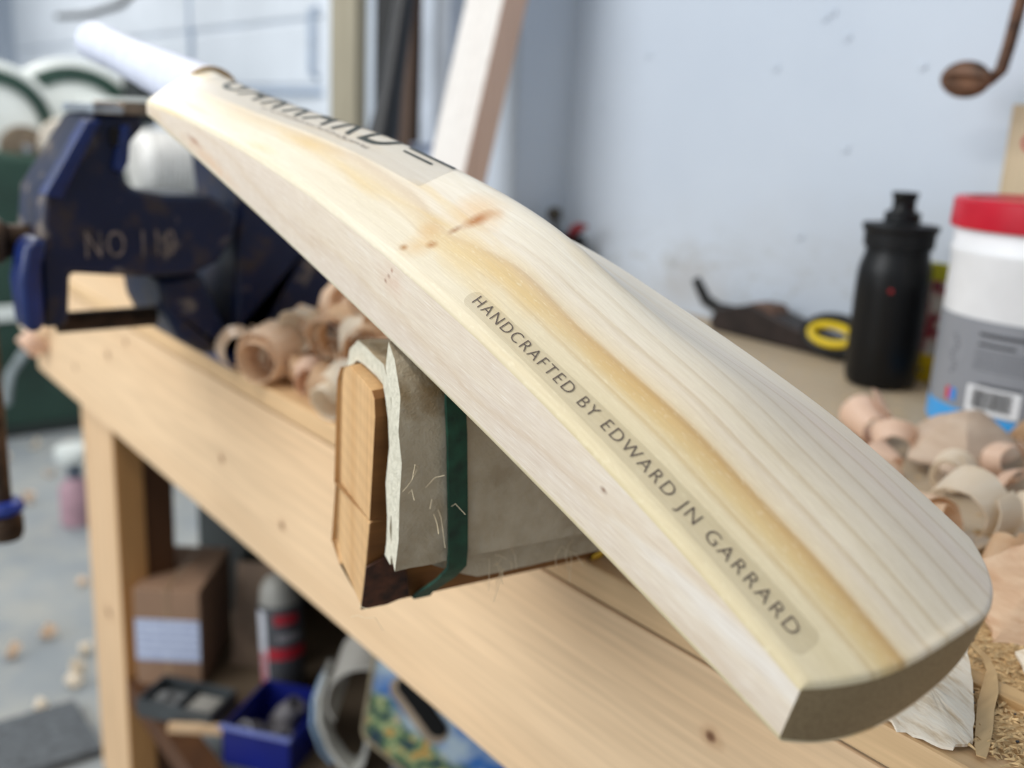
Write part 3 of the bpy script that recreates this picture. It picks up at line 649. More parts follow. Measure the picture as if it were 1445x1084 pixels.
# tin with two handles poking over the bat
tn = thing('tool_tin', 'dark tin against the wall, hidden behind the bat spine', 'tin', (-1.18, .64, .0006))
MB().lathe([(0, 0), (.03, 0), (.03, .085), (.028, .085), (.028, .003), (0, .003)], Matrix.Translation((-1.18, .64, .0006)), 28).build('can', DKST, tn, smooth=True)
h1 = MB().tube([(-1.185, .640, .005), (-1.20, .638, .085), (-1.207, .636, .112)], [.004, .004, .005], 10)
h1.lathe([(0, -.012), (.010, -.008), (.012, 0), (.010, .008), (0, .012)], Matrix.Translation((-1.207, .636, .116)), 14)
tag(h1.build('punch', plain('dark_knob_tool', (58, 52, 42), .6), smooth=True), 'dark round-knobbed tool poking up behind the bat spine', 'tool')
h2 = MB().tube([(-1.175, .645, .006), (-1.172, .643, .08), (-1.165, .640, .094), (-1.150, .637, .101), (-1.128, .633, .1055)], [.003, .0035, .007, .008, .003], 10)
tag(h2.build('screwdriver', plain('dark_red_handle', (120, 16, 26), .45), smooth=True), 'small tool with a dark red handle poking up behind the bat', 'tool')

# ------------------------------------------------------------------ iron hook tool on the wall, board on the wall
hk = thing('iron_scraper', 'rusty iron rod with an almond-shaped pad, hanging on the white wall', 'iron tool', (-.53, .64, .45))
RI = plain('brown_rusted_iron', (92, 66, 50), .55, .35, 60, metallic=.5, bump=.0008)
MB().tube([(-.510, .684, .470), (-.511, .640, .470), (-.513, .622, .455), (-.516, .620, .40), (-.522, .620, .345), (-.526, .620, .322), (-.534, .617, .3125), (-.546, .613, .311)], [.007, .007, .0065, .0065, .0062, .0062, .006, .004], 14).build('rod', RI, hk, smooth=True)
m = MB(); Mx = Matrix.Translation((-.5535, .607, .3125)) @ Matrix.Rotation(.05, 4, 'Y'); vs = []; NU, NW = 20, 24
for i in range(NU+1):
    t = -1+2*i/NU; a = .0275*t; hw_ = .0178*max(0, 1-abs(t)**2.2)**.62
    for j in range(NW):
        q = 2*PI*j/NW; yy = math.sin(q)*.0075*(max(0, 1-abs(t)**2.2)**.5); zz = math.cos(q)*hw_
        if abs(zz) < .0016 and yy < 0: yy *= .55
        vs.append(Mx @ Vector((a, yy, zz)))
m.add(vs, [(i*NW+j, i*NW+(j+1) % NW, (i+1)*NW+(j+1) % NW, (i+1)*NW+j) for i in range(NU) for j in range(NW)])
m.build('pad', RI, hk, smooth=True, label='almond-shaped pad with a groove along its middle')
MB().box((-.525, .680, .455), (-.495, .6855, .485)).build('fixing_plate', RI, hk)
bd = thing('notice_board_strip', 'narrow tan board with a red mark, fixed to the wall above the tub', 'board', (-.48, .68, .2))
MB().box((-.533, .668, .165), (-.42, .6855, .292)).build('board', pine('tan_strip_board', (206, 188, 158), (188, 166, 134), 2, 24, .3), bd, bevel=.001)
MB().lathe([(.006, 0), (.009, .0), (.009, .0012), (.006, .0012), (.006, 0)], Matrix.Translation((-.5085, .668, .255)) @ Matrix.Rotation(PI/2, 4, 'X'), 24).build('red_ring', plain('red_ring_print', (176, 60, 56), .5), bd)

# ------------------------------------------------------------------ things leaning beyond the bat
PW = pine('pale_cleft_face', (226, 222, 218), (216, 208, 202), 2, 12, .25); PS = pine('pinkish_cleft_side', (222, 190, 170), (204, 168, 148), 2, 30, .3)
ln = thing('leaning_cleft', 'pale sawn willow cleft leaning on the white pier, pinkish down one side', 'timber', (-1.22, .42, .0006))
Mx = Matrix.Translation((-1.232, .405, .001)) @ Matrix.Rotation(-.235, 4, 'X')
m = MB().box((-.046, 0, .012), (.046, .042, 1.0), 0, Mx); m.mi = [0, 0, 0, 1, 0, 0]
m.build('cleft_body', [PW, PS], ln, bevel=.002)
rod = MB().tube([(-1.600, .575, .004), (-1.605, .58, .2), (-1.60, .685, .46), (-1.59, .765, .66)], [.014, .013, .011, .011], 14)
rod = MB().tube([(-1.515, .455, .012), (-1.530, .485, .09), (-1.552, .535, .23), (-1.560, .552, .300), (-1.578, .592, .480), (-1.590, .620, .60), (-1.598, .637, .68)], [.012, .036, .026, .020, .017, .015, .014], 16)
tag(rod.build('black_pole', plain('blue_black_coating', (8, 10, 18), .4), smooth=True), 'slanting blue-black pole leaning in the dark gap left of the cleft', 'pole')
for (nm, x0, x1, y0, y1, z1, c, lb, ct) in (('black_board', -1.80, -1.70, .655, .684, .9, (10, 9, 10), 'tall near-black board standing against the wall beside the olive post', 'board'),
        ('brown_board', -1.695, -1.64, .64, .680, .62, (74, 52, 36), 'narrow dark brown board standing between black board and white sheets', 'board'),
        ('white_sheet', -1.632, -1.585, .655, .684, .95, (196, 204, 216), 'white painted sheet standing against the wall left of the pale cleft', 'sheet'),
        ('grey_sheet', -1.580, -1.535, .650, .684, .90, (150, 156, 166), 'narrow grey sheet standing behind the pale cleft', 'sheet')):
    tag(MB().box((x0, y0, .001), (x1, y1, z1)).build(nm, plain(nm+'_paint', c, .6, .1, 8), bevel=.002), lb, ct)
cb = thing('small_carton', 'pale blue-grey small carton low in the gap beside the black pole', 'carton', (-1.56, .60, .0006))
MB().box((-1.575, .605, .0006), (-1.515, .645, .200)).build('carton_body', plain('pale_blue_card', (168, 182, 208), .6), cb, bevel=.002)
MB().box((-1.577, .603, .2001), (-1.513, .647, .208)).build('carton_lid', plain('blue_grey_card', (140, 152, 176), .6), cb, bevel=.002)
dk = MB().box((-1.70, .50, .001), (-1.625, .60, .20)); tag(dk.build('black_case', plain('black_case_plastic', (7, 8, 10), .5), bevel=.006), 'squat black case at the foot of the black pole', 'case')

# ------------------------------------------------------------------ machine at the far end
GR = plain('dark_green_machine_paint', (40, 64, 54), .45, .12, 6); WHM = plain('white_machine_paint', (222, 226, 222), .35, .04, 6)
mc = thing('sanding_machine', 'dark green and white sanding machine with brown wheel, standing at far left', 'machine', (-3.7, .5, -.85))
MB().prism([(-.1, -.85), (.95, -.85), (.95, -.06), (.80, .03), (.05, .12), (-.1, .10)], lambda a, b, d: (d, a, b), -3.98, -3.56).build('cabinet', GR, mc, bevel=.02)
MB().box((-3.565, -.1, -.455), (-3.545, .42, -.405)).build('white_trim', WHM, mc, bevel=.006)
MB().box((-4.0, -.12, -.85), (-3.54, .97, -.815)).build('plinth', plain('black_plinth', (34, 40, 38), .6), mc, bevel=.005)
def disc(x, y, z, r, t, mat, name, inner=0.0, lab=None, r2=0.0):
    Mt = Matrix.Translation((x, y, z)) @ Matrix.Rotation(PI/2, 4, 'Y')
    pr = [(inner, 0), (r*.96, 0), (r, t*.15), (r, t*.85), (r*.96, t), (inner, t)]
    if inner: pr.append((inner, 0))
    return MB().lathe(pr, Mt, 40).build(name, mat, mc, smooth=True, label=lab)
disc(-3.72, .33, .15, .215, .05, WHM, 'guard', 0, 'round white wheel guard')
disc(-3.672, .33, .15, .190, .012, GR, 'guard_rim', .145, 'dark green rim on the guard')
disc(-3.78, .60, .13, .26, .05, WHM, 'guard', 0)
disc(-3.735, .60, .13, .235, .012, GR, 'guard_rim', .185)
disc(-3.66, .411, .095, .072, .05, plain('brown_abrasive', (112, 98, 82), .9, .15, 60), 'wheel', .014, 'brown abrasive wheel')
disc(-3.63, .411, .095, .014, .05, STEEL, 'hub')
disc(-3.64, .535, .11, .085, .06, plain('pale_felt_wheel', (206, 196, 182), .9, .06, 40), 'wheel', .02, 'pale wheel')
MB().box((-3.66, .42, -.32), (-3.57, .62, -.02)).build('white_cover', WHM, mc, bevel=.02)
MB().tube([(-3.50, .27, -.72), (-3.50, .29, -.62), (-3.50, .34, -.55), (-3.50, .42, -.505), (-3.50, .54, -.485)], .016, 10).build('hose', plain('grey_hose', (140, 148, 150), .5), mc, smooth=True, label='grey hose curving across the cabinet')
m = MB(); pr = [(0, -.16), (.085, -.16), (.10, -.14)]
for i in range(16):
    y = -.13+i*.016; pr += [(.108, y), (.108, y+.008), (.100, y+.009), (.100, y+.015)]
pr += [(.095, .15), (.06, .17), (0, .17)]
m.lathe(pr, Matrix.Translation((-3.38, .84, .065)) @ Matrix.Rotation(-PI/2, 4, 'X'), 36); m.build('motor', plain('ribbed_motor_paint', (214, 212, 208), .4), mc, smooth=True, label='ribbed off-white motor')
MB().tube([(-3.38, .96, -.84), (-3.38, .96, .0)], .05, 14).build('motor_post', GR, mc, smooth=True)
MB().box((-3.7, .60, .235), (-3.5, .98, .265)).build('top_plate', WHM, mc, bevel=.01)
MB().box((-3.72, .76, .18), (-3.6, .84, .40)).build('control_box', plain('black_control_box', (40, 44, 46), .6), mc, bevel=.008)
cab = MB().tube([(-7.6, 1.545, .80), (-6.9, 1.54, .775), (-6.2, 1.54, .80), (-5.8, 1.545, .90), (-5.2, 1.545, .99), (-4.6, 1.545, 1.0)], .016, 8)
tag(cab.build('cable', plain('dark_cable', (70, 70, 68), .6), smooth=True), 'dark cable looping across the white door, top left', 'cable')

# ------------------------------------------------------------------ under the bench
CARD = plain('brown_cardboard', (150, 118, 94), .8, .06, 14)
bx = thing('cardboard_parcel', 'brown cardboard parcel with a blue-white label on the shelf beside the leg', 'parcel', (-1.40, .08, -.6))
e1 = Vector((.064, .080, 0)).normalized(); e2 = Vector((-.80, .60, 0)).normalized(); O = Vector((-1.4025, .030, -.5995))
e1 = Vector((.62, .785, 0)).normalized(); e2 = Vector((-.785, .62, 0))
Bf = Matrix(((e1.x, e2.x, 0, O.x), (e1.y, e2.y, 0, O.y), (0, 0, 1, O.z), (0, 0, 0, 1)))
MB().box((0, 0, 0), (.098, .16, .158), 0, Bf).build('carton', CARD, bx, bevel=.0015)
MB().box((.047, -.0006, .001), (.051, .161, .1590), 0, Bf).build('tape_seam', plain('tan_parcel_tape', (166, 136, 106), .4), bx)
n = NT('printed_label', .5); xx = n.sep(); row = n.math('PINGPONG', n.math('MULTIPLY', xx[2], 160.), 1.0); q = n.noise(n.mapped((700, 700, 160)), 1.0, 2)
n.color(n.mix(n.math('MULTIPLY', n.bw(row, .6, .8), n.bw(q, .48, .56)), (196, 204, 226), (90, 102, 160)))
MB().box((.001, -.0010, .042), (.097, -.0002, .110), 0, Bf).build('address_label', n.m, bx, label='blue-white printed label across the front')
cn = thing('spray_can', 'grey and red spray can with a domed grey cap, under the bench', 'spray can', (-1.262, .205, -.5995))
Tc = Matrix.Translation((-1.262, .205, -.5995)) @ Matrix.Rotation(-.10, 4, 'Y')
MB().lathe([(0, 0.002), (.030, .002), (.0325, .004), (.0325, .142), (.028, .150)], Tc, 36).build('can_body', plain('charcoal_can', (66, 66, 70), .4, .1, 10), cn, smooth=True)
MB().lathe([(.0300, .146), (.030, .152), (.027, .170), (.020, .182), (.010, .188), (0, .189)], Tc, 36).build('cap', plain('grey_cap', (150, 146, 138), .5), cn, smooth=True, label='domed grey cap')
def canband(a0, a1, z0, z1, mat, name):
    MB().lathe([(.0329, z0), (.0329, z1)], Tc, 16, 0, a0, a1).build(name, mat, cn, smooth=True)
RD = plain('can_red', (176, 34, 48), .4); WT = plain('can_white', (200, 200, 206), .4)
ca = math.atan2(-.585, 1.262)
canband(ca-1.4, ca-.75, .03, .14, WT, 'white_panel'); canband(ca-1.4, ca-.8, .02, .075, RD, 'red_panel'); canband(ca-.7, ca+1.3, .066, .084, RD, 'red_band'); canband(ca-.3, ca+.8, .120, .136, RD, 'red_badge')
canband(ca-.2, ca+.9, .094, .106, plain('can_pale_print', (140, 134, 136), .4), 'print_band')
# clear plastic dispenser / mask
mg = thing('folded_face_shield', 'grey translucent moulded plastic shield folded over a blue-white cup, under the bench', 'plastic guard', (-1.10, .16, -.5995))
TR = NT('smoky_clear_plastic', .25, 0, .5); TR.color((206, 200, 190)); TR.b.inputs['Alpha'].default_value = .85; TR = TR.m
def ribbon(path, wv, th, m=None, nsub=1):
    m = m or MB(); path = [Vector(p) for p in path]; wv = [Vector(w_) for w_ in wv] if isinstance(wv, list) else [Vector(wv)]*len(path); vs = []
    for i, p in enumerate(path):
        t = (path[min(i+1, len(path)-1)]-path[max(i-1, 0)]).normalized(); nrm = t.cross(wv[i]).normalized()*th
        vs += [p-wv[i], p+wv[i], p+wv[i]+nrm, p-wv[i]+nrm]
    N = len(path); fs = [(0, 1, 2, 3), (4*N-1, 4*N-2, 4*N-3, 4*N-4)]
    for i in range(N-1):
        for k in range(4): fs.append((4*i+k, 4*i+(k+1) % 4, 4*(i+1)+(k+1) % 4, 4*(i+1)+k))
    return m.add(vs, fs)
E1 = Vector((.618, .786, 0)); E2 = Vector((-.786, .618, 0)); EZ = Vector((0, 0, 1)); MO = Vector((-1.038, .196, -.5995))
def mp(a, b, c): return MO+E1*a+E2*b+EZ*c
ribbon([mp(.056*math.cos(t)+.028, .0+.004*t, .130+.054*math.sin(t)) for t in [x*.22 for x in range(-4, 18)]], E2*.055, .003).build('shield_shell', TR, mg, smooth=True)
ribbon([mp(-.035, 0, .155), mp(-.045, 0, .12), mp(-.044, 0, .08), mp(-.030, 0, .04), mp(-.012, 0, .012), mp(.006, 0, .004), mp(.018, 0, .02), mp(.026, 0, .06), mp(.040, .0, .085), mp(.07, 0, .10)], E2*.016, .006).build('bent_strap', plain('pale_plastic_strap', (206, 204, 196), .35), mg, smooth=True, label='pale bent plastic strap')
ribbon([mp(-.040, .03, .135), mp(-.056, .03, .10), mp(-.058, .03, .06), mp(-.045, .03, .02), mp(-.03, .03, .002)], E2*.022, .004).build('blue_strip', plain('pale_blue_plastic', (150, 176, 204), .4), mg, smooth=True, label='pale blue strip')
MB().lathe([(0, 0), (.03, 0), (.034, .06), (.032, .062), (.028, .003), (0, .003)], Matrix.Translation(mp(.055, .05, .05)), 24).build('cup', TR, mg, smooth=True)
# blue bin with grey parts
BB = plain('royal_blue_bin', (16, 28, 112), .45, .1, 10)
bn = thing('parts_bin', 'royal blue open-topped parts bin holding grey fittings, on the shelf', 'bin', (-1.12, .13, -.5995))
O = Vector((-1.165, .000, -.5995)); O = Vector((-1.150, .062, -.5995))
f1_, f2_ = Vector((.80, .60, 0)), Vector((-.60, .80, 0))
def bp(a, b, c): return O+f1_*a+f2_*b+EZ*c
def wallp(p0, p1, h0, h1, t=.0025):
    m = MB(); a0, b0 = p0; a1, b1 = p1; dx, dy = a1-a0, b1-b0; L_ = math.hypot(dx, dy); nx_, ny_ = -dy/L_*t, dx/L_*t
    m.add([bp(a0, b0, 0), bp(a1, b1, 0), bp(a1+nx_, b1+ny_, 0), bp(a0+nx_, b0+ny_, 0), bp(a0, b0, h0), bp(a1, b1, h1), bp(a1+nx_, b1+ny_, h1), bp(a0+nx_, b0+ny_, h0)], [(0, 3, 2, 1), (4, 5, 6, 7), (0, 1, 5, 4), (1, 2, 6, 5), (2, 3, 7, 6), (3, 0, 4, 7)]); return m
for (p0, p1, h0, h1) in (((0, 0), (.10, 0), .055, .055), ((.10, 0), (.10, .12), .055, .058), ((.10, .12), (0, .12), .058, .058), ((0, .12), (0, 0), .058, .055)):
    wallp(p0, p1, h0, h1).build('side', BB, bn)
MB().add([bp(.003, .003, .001), bp(.097, .003, .001), bp(.097, .117, .001), bp(.003, .117, .001), bp(.003, .003, .003), bp(.097, .003, .003), bp(.097, .117, .003), bp(.003, .117, .003)], [(0, 3, 2, 1), (4, 5, 6, 7), (0, 1, 5, 4), (1, 2, 6, 5), (2, 3, 7, 6), (3, 0, 4, 7)]).build('bottom', BB, bn)
ribbon([bp(-.002, -.002, .0555), bp(.102, -.002, .0555)], f2_*.004, .003).build('rim', plain('pale_blue_rim', (120, 130, 190), .5), bn)  # plain pale strip along the front rim
GREY = plain('grey_fitting', (106, 102, 104), .5, .15, 20)
for k, (a, b, c, r, an, tl_) in enumerate(((.028, .035, .028, .017, .3, .9), (.070, .038, .028, .018, 1.2, 1.1), (.05, .088, .030, .018, 2.2, .6))):
    Mt = Matrix.Translation(bp(a, b, c)) @ Matrix.Rotation(an, 4, 'Z') @ Matrix.Rotation(tl_, 4, 'X')
    o = MB().lathe([(r*.7, -.022), (r, -.022), (r, .004), (r*.8, .010), (r*.8, .024), (r*.55, .024), (r*.55, -.022), (r*.7, -.022)], Mt, 24).build('pipe_fitting', GREY, smooth=True)
    tag(o, 'grey plastic pipe fitting in the blue bin, '+('nearest its left front corner', 'by its right wall', 'at its back')[k], 'pipe fitting', 'grey fittings in the blue bin')
# tray with bits, left of the bin
ty = thing('tool_tray', 'black and grey plastic tray of odds and ends below the parcel', 'tray', (-1.29, .08, -.5995))
DG = plain('dark_grey_tray', (64, 68, 70), .45, .15, 20)
Tt = Matrix.Translation((-1.340, .030, -.5995)) @ Matrix.Rotation(math.atan2(.6, .8), 4, 'Z')
MB().box((0, -.035, 0), (.12, .035, .006), 0, Tt).build('tray_base', DG, ty, bevel=.002)
for a, b in (((0, -.035, .006), (.12, -.031, .028)), ((0, .031, .006), (.12, .035, .028)), ((0, -.031, .006), (.004, .031, .028)), ((.116, -.031, .006), (.12, .031, .028)), ((.055, -.031, .006), (.058, .031, .022))):
    MB().box(a, b, 0, Tt).build('tray_wall', DG, ty)
sk = MB().box((.008, -.025, .0065), (.05, .02, .016), 0, Tt).box((.014, -.015, .016), (.034, .006, .022), 0, Tt); tag(sk.build('tape_measure', plain('scuffed_grey_plastic', (108, 108, 106), .5, .2, 60), bevel=.003), 'scuffed grey block lying in the black tray', 'tool')
sk = MB().box((.068, -.024, .0065), (.108, .022, .018), 0, Tt); tag(sk.build('sanding_block', plain('pale_grit', (150, 146, 138), .8, .1, 60), bevel=.002), 'pale grey sanding block in the front half of the tray', 'sanding block')
of = MB().box((-.07, -.006, 0), (.07, .006, .012), 0, Matrix.Translation((-1.215, .082, -.5990)) @ Matrix.Rotation(.9, 4, 'Z')); tag(of.build('wood_strip', LEGW, bevel=.001), 'thin pale wood strip lying in front of the blue bin', 'offcut')
# cardboard sheet leaning behind can
cs = MB().box((-.05, 0, 0), (.05, .004, .165), 0, Matrix.Translation((-1.345, .205, -.5990)) @ Matrix.Rotation(.85, 4, 'Z') @ Matrix.Rotation(-.25, 4, 'X'))
tag(cs.build('cardboard_sheet', plain('grey_brown_card', (128, 106, 88), .8)), 'flat grey-brown cardboard sheet leaning between parcel and spray can', 'cardboard')
tr = MB().add([(-1.345, .265, -.46), (-1.325, .293, -.455), (-1.325, .283, -.41), (-1.347, .267, -.46), (-1.327, .295, -.455), (-1.327, .285, -.41)], [(0, 1, 2), (3, 5, 4), (0, 3, 4, 1), (1, 4, 5, 2), (2, 5, 3, 0)])
rc = thing('ribbed_crate', 'dark grey-green ribbed crate standing behind the parcel', 'crate', (-1.62, .40, -.5995))
RG = plain('grey_green_crate', (66, 74, 72), .5, .1, 8)
MB().box((-1.70, .24, -.5995), (-1.50, .585, -.36)).build('crate_body', plain('dark_crate', (34, 40, 40), .6), rc)
for k in range(6):
    MB().box((-1.4995, .24, -.585+k*.037), (-1.487, .585, -.565+k*.037)).build('rib', RG, rc, bevel=.002)
# printed carrier board with handle slot
ob = thing('picture_carrier', 'board printed with sky and greenery, cut with a black oval handle slot', 'printed board', (-.80, .24, -.5995))
PC = Vector((-.855, .190, -.5995)); pa = Vector((.618, .786, 0)); pb = Vector((-.786, .618, 0))
def pp(a, z, d=0): return PC+pa*a+pb*d+EZ*z
c0 = lambda a, z, d: pp(a, z, d)
def rot(a, z, an=-.62): return (a*math.cos(an)-z*math.sin(an), a*math.sin(an)+z*math.cos(an))
out = []; Wd, Hg, rad = .23, .21, .02
for (cx, cz, s0) in ((Wd-rad, Hg-rad, 0), (rad, Hg-rad, 90), (rad, rad, 180), (Wd-rad, rad, 270)):
    for k in range(5):
        a = math.radians(s0+k*22.5); out.append((cx+rad*math.cos(a), cz+rad*math.sin(a)))
out = [(-.050, .315), (-.0695, .172), (-.0700, .163), (-.0680, .156), (-.0630, .150), (.100, .005), (.230, .150)]
n = NT('sky_and_meadow_print', .5); xx = n.sep(); zz = n.math('ADD', n.math('MULTIPLY', xx[2], .75), n.math('ADD', n.math('MULTIPLY', xx[0], .408), n.math('MULTIPLY', xx[1], .519)))
cl = n.noise(scale=22, detail=3); fl2 = n.noise(scale=70, detail=2)
sky = n.ramp(cl, [(.42, (70, 130, 210)), (.58, (206, 224, 236))])
grd = n.ramp(fl2, [(.35, (50, 72, 90)), (.5, (120, 150, 100)), (.6, (196, 206, 150)), (.68, (226, 160, 60))])
n.color(n.mix(n.bw(n.math('ADD', zz, n.math('MULTIPLY', cl, .05)), .100, .088), sky, grd)); PRT = n.m
MB().prism(out, c0, 0, .005).build('board', [PRT], ob, label='board face printed with blue sky and greenery')
def stadium(ca_, cz_, L_, r, an, k=8):
    pts = []
    for s0, sx in ((-90, 1), (90, -1)):
        for i in range(k+1):
            a = math.radians(s0+180*i/k); x, z = sx*L_/2+r*math.cos(a), r*math.sin(a)
            pts.append((ca_+x*math.cos(an)-z*math.sin(an), cz_+x*math.sin(an)+z*math.cos(an)))
    return pts
MB().prism(stadium(-.008, .192, .066, .0155, -.96), c0, -.0012, -.0001).build('slot_border', plain('tan_card_edge', (186, 164, 140), .7), ob)
MB().prism(stadium(-.004, .196, .064, .0112, -.96), c0, -.0020, -.0013).build('handle_slot', plain('black_slot', (12, 10, 10), .9), ob, label='black oval handle slot')
MB().prism([(-.054, .315), (-.0735, .172), (-.0742, .162), (-.0715, .153), (-.0660, .1465), (.100, -.0005), (.100, .005), (-.0630, .150), (-.0680, .156), (-.0700, .163), (-.0695, .172), (-.050, .315)], c0, -.002, .006).build('card_edge', plain('tan_card_rim', (176, 160, 130), .7), ob)
sb = thing('grey_sack', 'dark grey soft sack under the printed board', 'sack', (-.90, .20, -.5995))
m = MB(); Mb = Matrix.Translation((-.905, .265, -.5355)); vs = []
for i in range(13):
    ph = PI*i/12
    for j in range(20):
        a = 2*PI*j/20; r = math.sin(ph)**.6; q = 1+.06*math.sin(a*5+i)
        vs.append(Mb @ Vector((.055*r*math.cos(a)*q, .085*r*math.sin(a)*q, -.0635*math.cos(ph))))
m.add(vs, [(i*20+j, i*20+(j+1) % 20, (i+1)*20+(j+1) % 20, (i+1)*20+j) for i in range(12) for j in range(20)])
m.build('sack_cloth', plain('dark_grey_cloth', (72, 70, 76), .8, .15, 30, bump=.003), sb, smooth=True, sub=1)
mr = MB().box((-.70, .20, -.5995), (-.58, .40, -.36)); tag(mr.build('maroon_box', plain('dark_maroon_card', (52, 26, 28), .7), bevel=.002), 'dark maroon box behind the apron, right of the printed board', 'box')
# ------------------------------------------------------------------ on the floor
pb_ = thing('pink_bottle', 'pink plastic bottle with broad white cap standing on the floor beyond the leg', 'bottle', (-2.70, .275, -.85))
Tp = Matrix.Translation((-2.70, .275, -.85))
MB().lathe([(0, 0), (.04, 0), (.042, .01), (.042, .10), (.03, .12), (.018, .13)], Tp, 24).build('body', plain('dusty_pink', (176, 140, 150), .5), pb_, smooth=True)
MB().lathe([(.018, .128), (.018, .185), (.0, .185)], Tp, 20).build('neck', plain('slate_neck', (80, 90, 104), .5), pb_, smooth=True)
MB().lathe([(0, .180), (.045, .180), (.047, .186), (.047, .212), (.04, .218), (0, .218)], Tp, 24).build('cap', WHM, pb_, smooth=True, label='broad white cap')
mt = MB().box((-1.80, -.30, -.8495), (-1.62, .03, -.832)); tag(mt.build('rubber_mat', plain('slate_rubber', (84, 88, 92), .7, .2, 60), bevel=.003), 'slate grey rubber mat on the floor beside the bench leg', 'mat')

# ------------------------------------------------------------------ shavings
def shav_mat(name, a, b, tr=.25):
    n = NT(name, .42, 0, .5); q = n.noise(n.mapped((40, 40, 240)), 1.0, 3.0); n.color(n.ramp(q, [(.3, a), (.7, b)]))
    n.bump(q, .0006, .4)
    tl = n.t.nodes.new('ShaderNodeBsdfTranslucent'); n.put(tl.inputs[0], lin(b)); mx = n.t.nodes.new('ShaderNodeMixShader'); mx.inputs[0].default_value = tr
    n.t.links.new(n.b.outputs[0], mx.inputs[1]); n.t.links.new(tl.outputs[0], mx.inputs[2]); n.t.links.new(mx.outputs[0], n.t.nodes['Material Output'].inputs[0]); return n.m
SHA = shav_mat('peach_shaving', (236, 206, 174), (249, 228, 204), .4); SHB = shav_mat('cream_shaving', (240, 224, 200), (250, 240, 224), .4); SHC = shav_mat('tan_shaving', (224, 188, 148), (240, 212, 178), .4); SHP = shav_mat('pink_shaving', (232, 202, 178), (246, 222, 202), .4); SHG = shav_mat('greyed_shaving', (200, 174, 150), (220, 198, 176), .2)
def curl(r, width, turns, seed, th=.0007, grow=.25, cone=.25, rough=.06, nseg=None, skew=.3):
    rr = random.Random(seed); m = MB(); n_ = nseg or int(18*turns)+4; vs = []; p1, p2 = rr.uniform(0, 6), rr.uniform(0, 6)
    for i in range(n_+1):
        t = i/n_; a = t*turns*2*PI; R0_ = r*(1-grow*(1-t)); wv = width*(1-.5*abs(2*t-1)**4)
        for k in range(5):
            s = -1+.5*k; R_ = R0_*(1+cone*s*.5)+rough*r*math.sin(3*a+p1+s)*.5
            j = rough*r*.5*math.sin(7*a+p2)*(abs(s) > .9)
            y = s*wv/2+skew*width*(t-.5)+j
            vs.append((R_*math.cos(a), y, R_*math.sin(a))); 
    k5 = 5; outer_ = []
    for i in range(n_+1):
        a = i/n_*turns*2*PI
        for k in range(5):
            x, y, z = vs[i*5+k]; l = math.hypot(x, z) or 1; outer_.append((x*(1+th/l), y, z*(1+th/l)))
    N = len(vs); fs = []
    for i in range(n_):
        for k in range(4):
            a = i*5+k; fs.append((a, a+1, a+6, a+5)); fs.append((N+a, N+a+5, N+a+6, N+a+1))
        for k in (0, 4): a = i*5+k; fs.append((a, a+5, N+a+5, N+a))
    for i in (0, n_):
        for k in range(4): a = i*5+k; fs.append((a, a+1, N+a+1, N+a))
    m.add(vs+outer_, fs); return m
def place(m, name, mat, loc, rot, label, group, floor_z=.0008, cat='wood shaving', ground=True):
    Mr = (Matrix.Rotation(rot[2], 4, 'Z') @ Matrix.Rotation(rot[1], 4, 'Y') @ Matrix.Rotation(rot[0], 4, 'X')).to_3x3()
    v = [Mr @ Vector(p) for p in m.v]; zmin = min(p.z for p in v) if ground else 0
    m.v = [(p.x, p.y, p.z-zmin) for p in v]
    o = m.build(name, mat, None, smooth=True, angle=70); o.location = loc; tag(o, label, cat, group); return o
rr = random.Random(21)
# heap behind the padded block
spots = []
place(curl(.030, .040, 1.6, 1, grow=.45, cone=.2), 'curled_shaving', SHA, (-.868, .008, .001), (0, 0, .55), 'big peach ring-shaped shaving at the front of the heap, its black hollow showing', None)
place(curl(.024, .034, 1.4, 2, grow=.5), 'curled_shaving', SHB, (-.735, .012, .001), (.2, 0, .2), 'cream curl lying open next to the padded block', None)
place(curl(.022, .03, 1.2, 3, grow=.3), 'curled_shaving', SHA, (-.925, .004, .001), (0, .3, 1.3), 'thin glossy curl at the left end of the heap, nearest the vise', None)
NM = {0: 'front row', 1: 'second row', 2: 'middle', 3: 'back'}
MN = ((SHA, 'peach'), (SHB, 'cream'), (SHC, 'tan'), (SHP, 'pinkish'))
k = 0; seen = set()
for row, lay, n_, x0, x1, y0, z0 in ((0, 0, 9, -.93, -.69, .026, 0), (1, 0, 9, -.905, -.66, .070, 0), (2, 0, 8, -.89, -.63, .118, 0), (3, 0, 7, -.88, -.62, .170, 0), (0, 1, 7, -.885, -.72, .048, .030), (1, 1, 6, -.87, -.68, .095, .030), (2, 1, 6, -.86, -.66, .145, .030), (1, 2, 5, -.85, -.72, .075, .056), (2, 2, 5, -.83, -.70, .125, .058)):
    for q in range(n_):
        mt_, mn = MN[rr.choice((0, 1, 1, 2, 0, 3))]; k += 1
        lb = '%s curl, %s, %s, %s, in the heap beside padded block' % (mn, NM[row], ('vise end', 'left part', 'centre', 'right part', 'block end')[min(4, int(5*q/n_))], ('on the bench', 'second layer', 'on top')[lay])
        if lb in seen: lb = 'rightmost '+lb
        seen.add(lb)
        o = place(curl(rr.uniform(.016, .025), rr.uniform(.018, .030), rr.uniform(.7, 1.9), 30+k, grow=rr.uniform(.3, .6), cone=rr.uniform(-.4, .5), skew=rr.uniform(-.5, .8)), 'curled_shaving', mt_,
            (x0+(x1-x0)*q/(n_-1)+rr.uniform(-.006, .006), y0+rr.uniform(-.008, .008), z0+.001), (rr.uniform(-.5, .5), rr.uniform(-.6, .6), rr.uniform(0, 3.1)),
            lb, 'shavings heaped by the vise')
